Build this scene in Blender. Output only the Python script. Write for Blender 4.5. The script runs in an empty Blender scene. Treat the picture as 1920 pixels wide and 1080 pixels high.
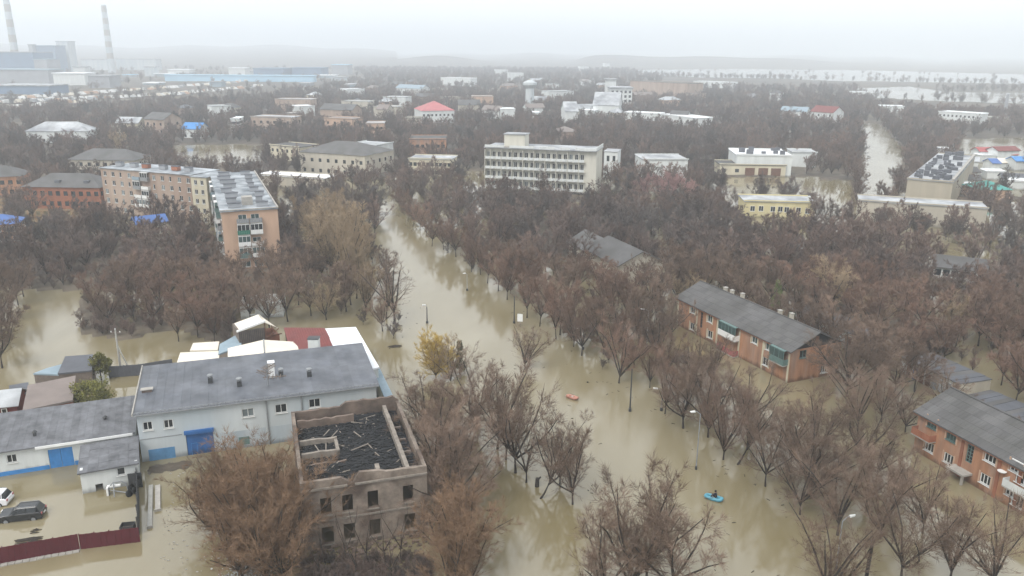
import bpy, math, random
import numpy as np
from mathutils import Matrix, Vector
R = math.radians
random.seed(7)
rng = np.random.default_rng(11)
scene = bpy.context.scene
COL = scene.collection

# ------------------------------------------------------------------ camera, sky, sun, exposure
F_PX, CAM_H = 1500.0, 50.0
PITCH, ROLL = math.atan(445 / F_PX), R(.4)
cF = np.array([0, math.cos(PITCH), -math.sin(PITCH)])
_u0 = np.array([0, math.sin(PITCH), math.cos(PITCH)])
_r0 = np.array([1., 0, 0])
cR = _r0 * math.cos(ROLL) + _u0 * math.sin(ROLL)
cU = _u0 * math.cos(ROLL) - _r0 * math.sin(ROLL)
cam_d = bpy.data.cameras.new('camera')
cam_d.sensor_width = 36
cam_d.lens = F_PX / 1920 * 36
cam_d.clip_start = 1
cam_d.clip_end = 40000
cam = bpy.data.objects.new('camera', cam_d)
COL.objects.link(cam)
cam.matrix_world = Matrix(((cR[0], cU[0], -cF[0], 0), (cR[1], cU[1], -cF[1], 0), (cR[2], cU[2], -cF[2], CAM_H), (0, 0, 0, 1)))
scene.camera = cam

SUN_EL, SUN_AZ = R(52), R(215)          # azimuth clockwise from +Y: the bright part of the cloud is behind the camera, to the left
world = bpy.data.worlds.new('World')
scene.world = world
world.use_nodes = True
wn, wl = world.node_tree.nodes, world.node_tree.links
wn.clear()
wo = wn.new('ShaderNodeOutputWorld')
bg = wn.new('ShaderNodeBackground')
sky = wn.new('ShaderNodeTexSky')
sky.sky_type = 'NISHITA'
sky.sun_disc = False
sky.sun_elevation = SUN_EL
sky.sun_rotation = SUN_AZ
sky.air_density, sky.dust_density, sky.ozone_density = 1.0, 4.0, 1.0
hsv = wn.new('ShaderNodeHueSaturation')
hsv.inputs['Saturation'].default_value = .22
cloud = wn.new('ShaderNodeMix')
cloud.data_type = 'RGBA'
cloud.inputs[0].default_value = .75
cloud.inputs[7].default_value = (9.9, 10.25, 10.5, 1)      # the even grey-white cloud deck
bg.inputs['Strength'].default_value = .10
wl.new(sky.outputs[0], hsv.inputs['Color'])
wl.new(hsv.outputs[0], cloud.inputs[6])
wl.new(cloud.outputs[2], bg.inputs['Color'])
wl.new(bg.outputs[0], wo.inputs[0])
sun_d = bpy.data.lights.new('sun', 'SUN')
sun_d.energy = 1.2
sun_d.angle = R(25)
sun_d.color = (1, .96, .9)
sun = bpy.data.objects.new('sun', sun_d)
COL.objects.link(sun)
_sd = Vector((math.sin(SUN_AZ) * math.cos(SUN_EL), math.cos(SUN_AZ) * math.cos(SUN_EL), math.sin(SUN_EL)))
sun.rotation_euler = _sd.to_track_quat('Z', 'Y').to_euler()
sun.location = _sd * 300
vs = scene.view_settings
scene.display_settings.display_device = 'sRGB'
vs.view_transform = 'Standard'
vs.look = 'None'
vs.exposure = 0.76
vs.gamma = 1
vs.use_curve_mapping = False
cy = scene.cycles
cy.max_bounces, cy.diffuse_bounces, cy.glossy_bounces, cy.transmission_bounces = 6, 2, 2, 2
cy.volume_bounces, cy.transparent_max_bounces = 3, 4
cy.caustics_reflective = cy.caustics_refractive = False
cy.use_denoising = True

# ------------------------------------------------------------------ helpers
def P(x, y, z=0.0):
    """where the line of sight through photo pixel (x, y) meets the level z"""
    d = F_PX * cF + (x - 960) * cR + (540 - y) * cU
    t = (z - CAM_H) / d[2]
    return np.array([d[0] * t, d[1] * t, z])
def Q(X, Y, Z=0.0):
    v = np.array([X, Y, Z - CAM_H])
    d = v @ cF
    return 960 + F_PX * (v @ cR) / d, 540 - F_PX * (v @ cU) / d
def hgt(b, ytop):
    """height of a vertical thing standing at ground point b whose top is seen at row ytop"""
    k = (540 - ytop) / F_PX
    v = np.array([b[0], b[1], -CAM_H])
    return (k * (v @ cF) - v @ cU) / (cU[2] - k * cF[2])

MATS = {}
def mat(name, col, rough=.85, var=.25, scale=.6, bump=0.0, bscale=8., metal=0., spec=.3, col2=None, mixs=None, streak=False, rnd=0.0, thr=(.42, .62)):
    """procedural surface: base colour with noise wear, an optional second colour in patches, optional bump and per-object tint"""
    if name in MATS: return MATS[name]
    m = bpy.data.materials.new(name)
    m.use_nodes = True
    n, l = m.node_tree.nodes, m.node_tree.links
    b = n['Principled BSDF']
    b.inputs['Roughness'].default_value = rough
    b.inputs['Metallic'].default_value = metal
    b.inputs['Specular IOR Level'].default_value = spec
    g = n.new('ShaderNodeNewGeometry')
    mp = n.new('ShaderNodeMapping')
    if streak: mp.inputs['Scale'].default_value = (1, 1, .18)
    l.new(g.outputs['Position'], mp.inputs[0])
    nz = n.new('ShaderNodeTexNoise')
    nz.inputs['Scale'].default_value = scale
    nz.inputs['Detail'].default_value = 6
    nz.inputs['Roughness'].default_value = .65
    l.new(mp.outputs[0], nz.inputs[0])
    mr = n.new('ShaderNodeMapRange')
    mr.inputs[1].default_value, mr.inputs[2].default_value = .25, .75
    mr.inputs[3].default_value, mr.inputs[4].default_value = 1 - var, 1 + var * .6
    l.new(nz.outputs[0], mr.inputs[0])
    if streak:                      # tide mark: the flood leaves a wet dark band with an uneven edge
        sx = n.new('ShaderNodeSeparateXYZ'); l.new(g.outputs['Position'], sx.inputs[0])
        ws = n.new('ShaderNodeMath'); ws.operation = 'MULTIPLY_ADD'; ws.inputs[1].default_value = 1.6; l.new(nz.outputs[0], ws.inputs[0]); l.new(sx.outputs[2], ws.inputs[2])
        wr = n.new('ShaderNodeMapRange'); wr.inputs[1].default_value, wr.inputs[2].default_value, wr.inputs[3].default_value, wr.inputs[4].default_value = .95, 1.55, .5, 1.0
        l.new(ws.outputs[0], wr.inputs[0])
        wm = n.new('ShaderNodeMath'); wm.operation = 'MULTIPLY'; l.new(wr.outputs[0], wm.inputs[0]); l.new(mr.outputs[0], wm.inputs[1]); mr = wm
    src = None
    if col2 is not None:
        n2 = n.new('ShaderNodeTexNoise')
        n2.inputs['Scale'].default_value = mixs or scale * .4
        n2.inputs['Detail'].default_value = 5
        l.new(mp.outputs[0], n2.inputs[0])
        r2 = n.new('ShaderNodeMapRange')
        r2.inputs[1].default_value, r2.inputs[2].default_value = thr
        l.new(n2.outputs[0], r2.inputs[0])
        mx = n.new('ShaderNodeMix'); mx.data_type = 'RGBA'
        mx.inputs[6].default_value = (*col, 1); mx.inputs[7].default_value = (*col2, 1)
        l.new(r2.outputs[0], mx.inputs[0])
        src = mx.outputs[2]
    mul = n.new('ShaderNodeMix'); mul.data_type = 'RGBA'; mul.blend_type = 'MULTIPLY'
    mul.inputs[0].default_value = 1
    if src: l.new(src, mul.inputs[6])
    else: mul.inputs[6].default_value = (*col, 1)
    l.new(mr.outputs[0], mul.inputs[7])
    out = mul.outputs[2]
    if rnd:
        oi = n.new('ShaderNodeObjectInfo')
        h = n.new('ShaderNodeHueSaturation')
        v = n.new('ShaderNodeMapRange'); v.inputs[3].default_value, v.inputs[4].default_value = 1 - rnd, 1 + rnd
        l.new(oi.outputs['Random'], v.inputs[0])
        l.new(v.outputs[0], h.inputs['Value'])
        l.new(out, h.inputs['Color'])
        out = h.outputs[0]
    l.new(out, b.inputs['Base Color'])
    if bump:
        nb = n.new('ShaderNodeTexNoise'); nb.inputs['Scale'].default_value = bscale; nb.inputs['Detail'].default_value = 4
        l.new(g.outputs['Position'], nb.inputs[0])
        bp = n.new('ShaderNodeBump'); bp.inputs['Strength'].default_value = bump; bp.inputs['Distance'].default_value = .05
        l.new(nb.outputs[0], bp.inputs['Height'])
        l.new(bp.outputs[0], b.inputs['Normal'])
    MATS[name] = m
    return m

class MB:
    """collects simple shapes, then links them as ONE mesh object"""
    def __init__(s): s.v, s.f = [], []
    def quad(s, a, b, c, d):
        i = len(s.v); s.v += [tuple(a), tuple(b), tuple(c), tuple(d)]; s.f.append((i, i + 1, i + 2, i + 3)); return s
    def poly(s, pts):
        i = len(s.v); s.v += [tuple(p) for p in pts]; s.f.append(tuple(range(i, i + len(pts)))); return s
    def box(s, x0, x1, y0, y1, z0, z1):
        i = len(s.v)
        s.v += [(x0, y0, z0), (x1, y0, z0), (x1, y1, z0), (x0, y1, z0), (x0, y0, z1), (x1, y0, z1), (x1, y1, z1), (x0, y1, z1)]
        s.f += [(i, i + 3, i + 2, i + 1), (i + 4, i + 5, i + 6, i + 7), (i, i + 1, i + 5, i + 4), (i + 1, i + 2, i + 6, i + 5), (i + 2, i + 3, i + 7, i + 6), (i + 3, i, i + 4, i + 7)]
        return s
    def hexa(s, p):
        """eight corners: bottom ring, top ring"""
        i = len(s.v); s.v += [tuple(q) for q in p]
        s.f += [(i, i + 3, i + 2, i + 1), (i + 4, i + 5, i + 6, i + 7), (i, i + 1, i + 5, i + 4), (i + 1, i + 2, i + 6, i + 5), (i + 2, i + 3, i + 7, i + 6), (i + 3, i, i + 4, i + 7)]
        return s
    def slab(s, pts, t):
        """a polygon given thickness t downwards"""
        n = len(pts); i = len(s.v)
        s.v += [tuple(p) for p in pts] + [(p[0], p[1], p[2] - t) for p in pts]
        s.f += [tuple(range(i, i + n)), tuple(range(i + 2 * n - 1, i + n - 1, -1))]
        for k in range(n): j = (k + 1) % n; s.f.append((i + k, i + n + k, i + n + j, i + j))
        return s
    def tube(s, p0, p1, r0, r1=None, n=8, caps=True):
        r1 = r0 if r1 is None else r1
        p0, p1 = Vector(p0), Vector(p1); d = (p1 - p0).normalized()
        a = d.orthogonal().normalized(); b = d.cross(a); i = len(s.v)
        for p, r in ((p0, r0), (p1, r1)):
            for k in range(n):
                t = 2 * math.pi * k / n; s.v.append(tuple(p + a * (r * math.cos(t)) + b * (r * math.sin(t))))
        for k in range(n): j = (k + 1) % n; s.f.append((i + k, i + j, i + n + j, i + n + k))
        if caps: s.f += [tuple(range(i + n - 1, i - 1, -1)), tuple(range(i + n, i + 2 * n))]
        return s
    def lathe(s, c, prof, n=10):
        i = len(s.v); m = len(prof)
        for r, z in prof:
            for k in range(n): t = 2 * math.pi * k / n; s.v.append((c[0] + r * math.cos(t), c[1] + r * math.sin(t), c[2] + z))
        for q in range(m - 1):
            for k in range(n): j = (k + 1) % n; s.f.append((i + q * n + k, i + q * n + j, i + (q + 1) * n + j, i + (q + 1) * n + k))
        s.f += [tuple(range(i + n - 1, i - 1, -1)), tuple(range(i + (m - 1) * n, i + m * n))]
        return s
    def mesh(s, name, m):
        me = bpy.data.meshes.new(name); me.from_pydata(s.v, [], s.f); me.materials.append(m); me.update(); return me
    def build(s, name, m, parent=None, loc=None, smooth=False):
        me = s.mesh(name, m)
        if smooth: me.polygons.foreach_set('use_smooth', [True] * len(me.polygons))
        return inst(name, me, parent, loc)
def inst(name, me, parent=None, loc=None, rotz=0, sc=None):
    o = bpy.data.objects.new(name, me); COL.objects.link(o)
    if parent: o.parent = parent
    if loc is not None: o.location = tuple(loc)
    if rotz: o.rotation_euler[2] = rotz
    if sc: o.scale = (sc, sc, sc) if not isinstance(sc, tuple) else sc
    return o
def tag(o, label=None, cat=None, group=None, kind=None):
    if label: o['label'] = label
    if cat: o['category'] = cat
    if group: o['group'] = group
    if kind: o['kind'] = kind
    return o
def empty(name, label, cat, loc, rz=0, group=None):
    o = bpy.data.objects.new(name, None); COL.objects.link(o)
    o.empty_display_size = .3
    o.location = tuple(loc); o.rotation_euler[2] = rz
    return tag(o, label, cat, group)

# ------------------------------------------------------------------ palette
M = dict(
 white=mat('white_plaster', (.62, .64, .63), var=.18, streak=True, scale=.5),
 palewall=mat('pale_grey_wall', (.50, .53, .54), var=.14, streak=True, scale=.35, col2=(.42, .47, .50)),
 cream=mat('cream_plaster', (.55, .50, .38), var=.2, streak=True, scale=.4),
 yellow=mat('pale_yellow_plaster', (.60, .53, .31), var=.18, streak=True, scale=.5),
 tan=mat('tan_panel', (.40, .31, .25), var=.22, streak=True, scale=.4, col2=(.33, .24, .19)),
 tanend=mat('pinkish_tan_panel', (.52, .35, .25), var=.18, streak=True, scale=.3, col2=(.46, .31, .22)),
 greytan=mat('grey_tan_panel', (.38, .34, .27), var=.16, streak=True, scale=.25),
 orange=mat('orange_plaster', (.40, .205, .118), var=.4, streak=True, scale=.8, col2=(.34, .225, .17), mixs=.5, thr=(.45, .68)),
 orangedim=mat('worn_red_brick', (.33, .13, .075), var=.3, scale=.8, col2=(.24, .10, .06)),
 brick=mat('weathered_brick', (.175, .13, .105), var=.4, scale=.9, col2=(.11, .085, .07)),
 ruin=mat('burnt_plastered_brick', (.25, .205, .168), var=.5, scale=.8, col2=(.115, .085, .068), mixs=.35, bump=.5, bscale=5),
 ruintop=mat('broken_wall_top', (.235, .205, .175), var=.4, scale=1.5, bump=.5),
 char=mat('charred_floor', (.011, .014, .020), var=.7, scale=1.2, rough=.7, bump=.6, bscale=4),
 charbit=mat('charred_wood', (.022, .023, .026), var=.6, scale=3, rnd=.5),
 slate=mat('grey_fibre_cement_roof', (.115, .112, .112), var=.3, scale=.5, rough=.8, rnd=.14, col2=(.085, .083, .08), mixs=.25),
 slatedk=mat('dark_slate_roof', (.10, .105, .12), var=.3, scale=.4, rough=.75),
 felt=mat('blue_grey_roofing_felt', (.132, .140, .158), var=.4, scale=.35, rough=.55, rnd=.10, col2=(.10, .108, .126), mixs=.3),
 feltdk=mat('patched_roofing_felt', (.135, .138, .150), var=.55, scale=.7, rough=.6, rnd=.15),
 brownroof=mat('brown_tin_roof', (.20, .165, .15), var=.2, scale=.3, rough=.6),
 redroof=mat('dark_red_tin_roof', (.17, .035, .03), var=.25, scale=.5, rough=.5),
 brightred=mat('red_tin_roof', (.36, .10, .10), var=.25, scale=.3),
 pinkroof=mat('faded_pink_roof', (.42, .15, .155), var=.25, scale=.2),
 creamroof=mat('cream_tin_roof', (.72, .66, .56), var=.1, scale=.6, rough=.5),
 whiteroof=mat('white_membrane_roof', (.80, .82, .85), var=.06, scale=.4, rough=.5),
 snowroof=mat('pale_grey_roof', (.44, .455, .47), var=.4, scale=.25, col2=(.25, .26, .28), mixs=.12),
 aptroof=mat('bleached_felt_roof', (.36, .385, .41), var=.5, scale=.3, col2=(.17, .19, .21), mixs=.22, rnd=.12),
 gableblack=mat('black_gable_boards', (.02, .02, .023), var=.4, scale=2),  # near-black over the whole gable triangle
 paintblue=mat('pale_blue_wall_paint', (.36, .43, .48), var=.2, scale=.4, streak=True, col2=(.42, .46, .49)),
 blueroof=mat('blue_tin_roof', (.08, .15, .36), var=.2, scale=.3),
 skyroof=mat('light_blue_roof', (.30, .48, .62), var=.15, scale=.2),
 lblue=mat('light_blue_tin', (.25, .32, .37), var=.15, scale=.8),
 teal=mat('teal_tin_roof', (.07, .27, .24), var=.2, scale=.4),
 gateblue=mat('blue_painted_steel', (.03, .12, .33), var=.18, scale=1.2, rough=.5, streak=True),
 gatelight=mat('bright_blue_paint', (.05, .22, .52), var=.2, scale=1.2, rough=.5),
 dadoblue=mat('blue_dado_paint', (.10, .24, .42), var=.3, scale=.9),
 maroon=mat('maroon_sheet_steel', (.085, .011, .018), var=.25, scale=.8, rough=.5),
 darkred=mat('dark_red_boards', (.14, .03, .025), var=.3, scale=1.5),
 green=mat('green_paint', (.03, .16, .11), var=.25, scale=1),
 concrete=mat('concrete', (.36, .34, .31), var=.3, scale=1.2),
 steel=mat('grey_steel', (.25, .26, .27), var=.25, scale=2, rough=.5),
 darksteel=mat('dark_steel', (.05, .052, .055), var=.3, scale=2, rough=.5),
 black=mat('black_rubber', (.012, .012, .013), var=.3, scale=3, rough=.7),
 lampwhite=mat('white_lamp_glass', (.68, .68, .66), var=.04, scale=2, rough=.3),
 frame=mat('white_window_frame', (.72, .72, .70), var=.08, scale=2, rough=.5),
 frameblue=mat('green_window_frame', (.11, .18, .17), var=.2, scale=2, rough=.6),
 framewood=mat('brown_window_frame', (.14, .07, .045), var=.3, scale=2),
 glass=mat('dark_window_glass', (.018, .022, .026), var=.4, scale=.5, rough=.08, spec=.6),
 glasslt=mat('pale_window_glass', (.16, .19, .20), var=.4, scale=.7, rough=.1, spec=.6),
 glassteal=mat('teal_window_glass', (.05, .085, .085), var=.4, scale=.7, rough=.12, spec=.6),
 beigewall=mat('beige_wall', (.45, .41, .34), var=.2, scale=.4, streak=True),
 hotel=mat('off_white_facade', (.56, .54, .47), var=.18, scale=.4, streak=True),
 indgrey=mat('industrial_grey', (.30, .31, .33), var=.25, scale=.06),
 indblue=mat('industrial_blue', (.13, .20, .30), var=.2, scale=.06),
 indlblue=mat('industrial_light_blue', (.35, .55, .70), var=.1, scale=.06),
 woodgrey=mat('weathered_board', (.16, .13, .11), var=.35, scale=1.5),
 pole=mat('weathered_concrete_pole', (.38, .37, .34), var=.25, scale=1.5),
 whitepaint=mat('white_paint', (.78, .78, .77), var=.06, scale=2, rough=.4),
)

EXCL = []      # oriented footprints that trees keep out of: (origin, ux, L, D, margin, clear in front)
class Bld:
    """a building: an Empty at its front left corner, x along the front, y to the back"""
    def __init__(s, name, label, cat, A, B, depth, group=None, margin=2.0, clear=4.0):
        A, B = np.array(A[:2], float), np.array(B[:2], float)
        d = B - A; s.L = float(np.hypot(*d)); s.D = depth; s.rz = math.atan2(d[1], d[0])
        s.e = empty(name, label, cat, (A[0], A[1], 0), s.rz, group)
        EXCL.append((A, d / s.L, s.L, depth, margin, clear)); s.cache = {}
    def side(s, k):
        return {'front': ((0, 0), (1, 0), (0, 1), s.L), 'right': ((s.L, 0), (0, 1), (-1, 0), s.D),
                'back': ((s.L, s.D), (-1, 0), (0, -1), s.L), 'left': ((0, s.D), (0, -1), (1, 0), s.D)}[k]
    def part(s, name, mb, m, parent=None, **k): return mb.build(name, m, parent or s.e, **k)
    def wall(s, k, mb, z0, z1, holes=(), t=.3, top=None, step=1e9, inset=0.0):
        """one wall with real openings; holes are (s, z, w, h) with s the left edge"""
        o, dr, nn, L = s.side(k)
        a0, a1 = inset, L - inset
        if k in ('left', 'right'): a0 += t; a1 -= t
        wall_mesh(mb, o, dr, nn, a0, a1, z0, z1, holes, t, top, step)
    def walls(s, z0, z1, m, holes=None, t=.3, name='wall', sides=('front', 'right', 'back', 'left'), **k):
        mb = MB(); holes = holes or {}
        for q in sides: s.wall(q, mb, z0, z1, holes.get(q, ()), t, **k)
        return s.part(name, mb, m)
    def window(s, k, a, z, w, h, mull=1, bars=0, fm='frame', gm='glass', name='window', sill=True, inset=.10, fw=.09):
        o, dr, nn, L = s.side(k)
        key = (round(w, 2), round(h, 2), mull, bars, fm, gm, sill, inset, fw)
        if key not in WIN:
            f = MB()
            f.box(0, w, .0, .10, 0, fw); f.box(0, w, .0, .10, h - fw, h)
            f.box(0, fw, 0, .10, fw, h - fw); f.box(w - fw, w, 0, .10, fw, h - fw)
            for i in range(mull): c = w * (i + 1) / (mull + 1); f.box(c - fw * .4, c + fw * .4, .01, .09, fw, h - fw)
            for i in range(bars): c = h * (i + 1) / (bars + 1); f.box(fw, w - fw, .02, .08, c - fw * .3, c + fw * .3)
            if sill: f.box(-.08, w + .08, -.14 - inset, .0, -.06, .0)
            g = MB().box(fw * .5, w - fw * .5, .05, .07, fw * .5, h - fw * .5)
            WIN[key] = (f.mesh(name, M[fm]), g.mesh('pane', M[gm]))
        fme, gme = WIN[key]
        x = o[0] + dr[0] * a + nn[0] * inset; y = o[1] + dr[1] * a + nn[1] * inset
        wd = inst(name, fme, s.e, (x, y, z), math.atan2(dr[1], dr[0]))
        inst('pane', gme, wd)
        return wd
    def bay(s, k, spec, z, w, h, **kw):
        """windows at the given left edges; returns their holes"""
        for a in spec: s.window(k, a, z, w, h, **kw)
        return [(a, z, w, h) for a in spec]
WIN = {}
def wall_mesh(mb, o, dr, nn, a0, a1, z0, z1, holes=(), t=.3, top=None, step=1e9):
    ss = {a0, a1}; zz = {z0, z1}
    for (a, z, w, h) in holes: ss |= {a, a + w}; zz |= {z, z + h}
    ss = sorted(x for x in ss if a0 <= x <= a1); zz = sorted(x for x in zz if z0 <= x <= z1)
    fs = [ss[0]]
    for x in ss[1:]:
        n = max(1, int((x - fs[-1]) / step)) if step < 1e8 else 1
        b = fs[-1]; fs += [b + (x - b) * (i + 1) / n for i in range(n)]
    ss = fs; ns, nz = len(ss) - 1, len(zz) - 1
    solid = [[not any(a - 1e-6 <= (ss[i] + ss[i + 1]) / 2 <= a + w and z - 1e-6 <= (zz[j] + zz[j + 1]) / 2 <= z + h for (a, z, w, h) in holes) for j in range(nz)] for i in range(ns)]
    tp = [top(x) if top else z1 for x in ss]
    def pt(i, j, q): 
        z = tp[i] if j == nz else zz[j]
        return (o[0] + dr[0] * ss[i] + nn[0] * q, o[1] + dr[1] * ss[i] + nn[1] * q, z)
    for i in range(ns):
        for j in range(nz):
            if not solid[i][j]: continue
            mb.quad(pt(i, j, 0), pt(i + 1, j, 0), pt(i + 1, j + 1, 0), pt(i, j + 1, 0))
            mb.quad(pt(i + 1, j, t), pt(i, j, t), pt(i, j + 1, t), pt(i + 1, j + 1, t))
            if j == nz - 1 or not solid[i][j + 1]: mb.quad(pt(i, j + 1, 0), pt(i + 1, j + 1, 0), pt(i + 1, j + 1, t), pt(i, j + 1, t))
            if j > 0 and not solid[i][j - 1]: mb.quad(pt(i, j, t), pt(i + 1, j, t), pt(i + 1, j, 0), pt(i, j, 0))
            if i == 0 or not solid[i - 1][j]: mb.quad(pt(i, j, t), pt(i, j, 0), pt(i, j + 1, 0), pt(i, j + 1, t))
            if i == ns - 1 or not solid[i + 1][j]: mb.quad(pt(i + 1, j, 0), pt(i + 1, j, t), pt(i + 1, j + 1, t), pt(i + 1, j + 1, 0))
def gable(b, h, rise, ov=.5, t=.14, y0=None, y1=None):
    """gable roof, ridge along x"""
    L, D = b.L, b.D; mb = MB(); rz = h + rise; k = rise / (D / 2)
    e = h - ov * k
    mb.slab([(-ov, -ov, e), (L + ov, -ov, e), (L + ov, D / 2, rz), (-ov, D / 2, rz)], t)
    mb.slab([(L + ov, D + ov, e), (-ov, D + ov, e), (-ov, D / 2 + .004, rz), (L + ov, D / 2 + .004, rz)], t)
    return mb
def gable_ends(b, h, rise, t=.3):
    mb = MB()
    for x0, x1 in ((0, t), (b.L - t, b.L)):
        n = len(mb.v); 
        pts = [(x0, .02, h), (x0, b.D - .02, h), (x0, b.D / 2, h + rise - .16), (x1, .02, h), (x1, b.D - .02, h), (x1, b.D / 2, h + rise - .16)]
        mb.v += pts; mb.f += [(n, n + 2, n + 1), (n + 3, n + 4, n + 5), (n, n + 3, n + 5, n + 2), (n + 1, n + 2, n + 5, n + 4), (n, n + 1, n + 4, n + 3)]
    return mb
def hip(b, h, rise, ov=.5):
    L, D = b.L, b.D; i = min(D, L) / 2 * .98; mb = MB(); rz = h + rise
    A, B_, C, E = (-ov, -ov, h), (L + ov, -ov, h), (L + ov, D + ov, h), (-ov, D + ov, h)
    r0, r1 = (i, D / 2, rz), (L - i, D / 2, rz)
    mb.poly([A, B_, r1, r0]); mb.poly([C, E, r0, r1]); mb.poly([B_, C, r1]); mb.poly([E, A, r0]); mb.poly([E, C, B_, A])
    return mb
def in_poly(x, y, p):
    c = False; n = len(p); j = n - 1
    for i in range(n):
        if (p[i][1] > y) != (p[j][1] > y) and x < (p[j][0] - p[i][0]) * (y - p[i][1]) / (p[j][1] - p[i][1]) + p[i][0]: c = not c
        j = i
    return c

# ------------------------------------------------------------------ where there is water, land and bare ground (photo rows and columns of the ground plane)
STREET = [(700,358),(708,430),(725,520),(770,590),(745,640),(860,665),(1020,700),(1120,830),(1095,960),(1370,960),(1350,1090),(1570,1090),(1545,1010),(1470,955),(1400,905),(1330,860),(1225,770),(1140,715),(1050,640),(960,570),(870,500),(800,450),(748,400),(722,362)]
SIDE = [(860,820),(925,890),(1050,960),(1020,1000),(1060,1090),(870,1090),(880,940)]
CHANNEL = [(1600,428),(1613,330),(1623,232),(1648,232),(1698,285),(1690,322),(1628,428)]
YARD1 = [(1358,332),(1535,332),(1540,376),(1362,376)]
YARD2 = [(1532,338),(1598,338),(1598,424),(1532,424)]
STRIP = [(1640,452),(1760,462),(1930,472),(1930,503),(1850,503),(1700,492)]
MARKET = [(1790,262),(1930,258),(1930,368),(1800,362)]
PLAZA = [(325,272),(490,272),(492,306),(330,306)]
SQUARE = [(868,322),(915,322),(915,384),(868,384)]
INDUST = [(-60,96),(640,112),(690,150),(600,166),(480,188),(-60,214)]
LAKE1 = [(1180,131),(1500,128),(1940,140),(1940,158),(1700,154),(1560,152),(1450,147),(1330,146),(1200,140)]
LAKE2 = [(1600,166),(1700,162),(1780,172),(1940,174),(1940,196),(1800,192),(1640,184)]
NEARLEFT = [(-80,545),(170,545),(170,620),(330,615),(440,640),(440,560),(560,560),(745,640),(860,665),(1000,700),(1110,830),(1095,960),(1370,960),(1370,1200),(-80,1200)]
HOUSES = [(1225,500),(1600,620),(1700,720),(1960,800),(1960,1200),(1350,1200),(1140,720)]
def water_mask(px, py):
    for p in (CHANNEL, YARD1, YARD2, STRIP, LAKE1, LAKE2, STREET, MARKET, SQUARE):
        if in_poly(px, py, p): return True
    return False
LAND = [[(150,560),(300,585),(450,575),(430,655),(330,618),(230,640),(150,628)], [(-80,440),(540,440),(540,540),(-80,548)],
        [(1480,545),(1640,560),(1780,640),(1760,690),(1600,610),(1500,585)], [(880,330),(1200,380),(1240,470),(1150,520),(960,470)],
        [(1200,460),(1900,510),(1900,560),(1250,500)]]
# ground: one polar sheet out to the horizon; it dips under the flood and rises in mounds and far hills
def ground_z(x, y, wob):
    d = math.hypot(x, y)
    px, py = Q(x, y) if y > 20 else (960, 2000)
    if d < 330:
        h = -.9
        for p in LAND:
            if in_poly(px, py, p): h = -.9 + 1.15
    else: h = .5 if d < 900 else .8
    if y > 20 and d > 200 and water_mask(px, py): h = -1.0
    if y > 20 and in_poly(px, py, PLAZA): h = -.6
    h += wob * (.45 if d < 330 else .5)
    if d > 2600:
        a = math.degrees(math.atan2(x, y))
        k = min(1, (d - 2600) / 3500)
        h += k * (14 + 10 * math.sin(a * .35 + 1) + 7 * math.sin(a * 1.1) + (52 if a < -8 else 10) * (1 / (1 + math.exp((a + 4) / 4))))
        k2 = max(0, 1 - abs(d - 3600) / 900); s = 1 / (1 + math.exp(-(a - 4.6) / .35)) / (1 + math.exp((a - 19) / 2.0))
        h += 30 * k2 * s                                             # the long wooded rise beyond the lake
        k3 = max(0, 1 - abs(d - 3300) / 700); h += 26 * k3 * math.exp(-((a + 5.5) / 3.0) ** 2)
    return h
rad = [20.0]
while rad[-1] < 16000: rad.append(rad[-1] * 1.0135 if rad[-1] > 60 else rad[-1] + 1.2)
NA = 420
angs = np.radians(np.linspace(-44, 44, NA))
ph_ = rng.uniform(0, 6.28, 8)
gv = []
for r_ in rad:
    for a_ in angs:
        x, y = r_ * math.sin(a_), r_ * math.cos(a_)
        w = math.sin(x / 7.3 + ph_[0]) * math.sin(y / 9.1 + ph_[1]) + .6 * math.sin(x / 3.1 + y / 4.7 + ph_[2]) + .5 * math.sin(x / 23 - y / 31 + ph_[3])
        gv.append((x, y, 0 if False else ground_z(x, y, w * .5)))
gf = []
for i in range(len(rad) - 1):
    for j in range(NA - 1):
        k = i * NA + j; gf.append((k, k + 1, k + NA + 1, k + NA))
# skirt so that the sheet goes on behind and beside the camera
me = bpy.data.meshes.new('ground'); me.from_pydata(gv, [], gf); 
me.polygons.foreach_set('use_smooth', [True] * len(gf)); me.update()
gm = mat('leaf_litter_ground', (.075, .062, .05), var=.5, scale=.25, col2=(.13, .105, .075), mixs=.02, bump=.3, bscale=1.5)
me.materials.append(gm)
ground = tag(inst('ground', me), kind='structure')
sk = MB(); sk.quad((-16000, -3000, -1.6), (16000, -3000, -1.6), (16000, 12000, -1.6), (-16000, 12000, -1.6))
tag(sk.build('terrain', gm), kind='structure')

wm = bpy.data.materials.new('muddy_flood_water'); wm.use_nodes = True
n, l = wm.node_tree.nodes, wm.node_tree.links
n.clear()
o_ = n.new('ShaderNodeOutputMaterial'); mx = n.new('ShaderNodeMixShader'); df = n.new('ShaderNodeBsdfDiffuse'); gl = n.new('ShaderNodeBsdfGlossy'); fr = n.new('ShaderNodeFresnel')
fr.inputs['IOR'].default_value = 2.05
n3 = n.new('ShaderNodeTexNoise'); n3.inputs['Scale'].default_value = .05; n3.inputs['Detail'].default_value = 5; r3 = n.new('ShaderNodeMapRange'); r3.inputs[1].default_value, r3.inputs[2].default_value, r3.inputs[3].default_value, r3.inputs[4].default_value = .38, .62, .035, .20
ge = n.new('ShaderNodeNewGeometry')
nz = n.new('ShaderNodeTexNoise'); nz.inputs['Scale'].default_value = .045; nz.inputs['Detail'].default_value = 6; nz.inputs['Distortion'].default_value = .6
nm_ = n.new('ShaderNodeMapping'); nm_.inputs['Rotation'].default_value = (0, 0, R(-22)); nm_.inputs['Scale'].default_value = (1.6, .45, 1)
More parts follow.
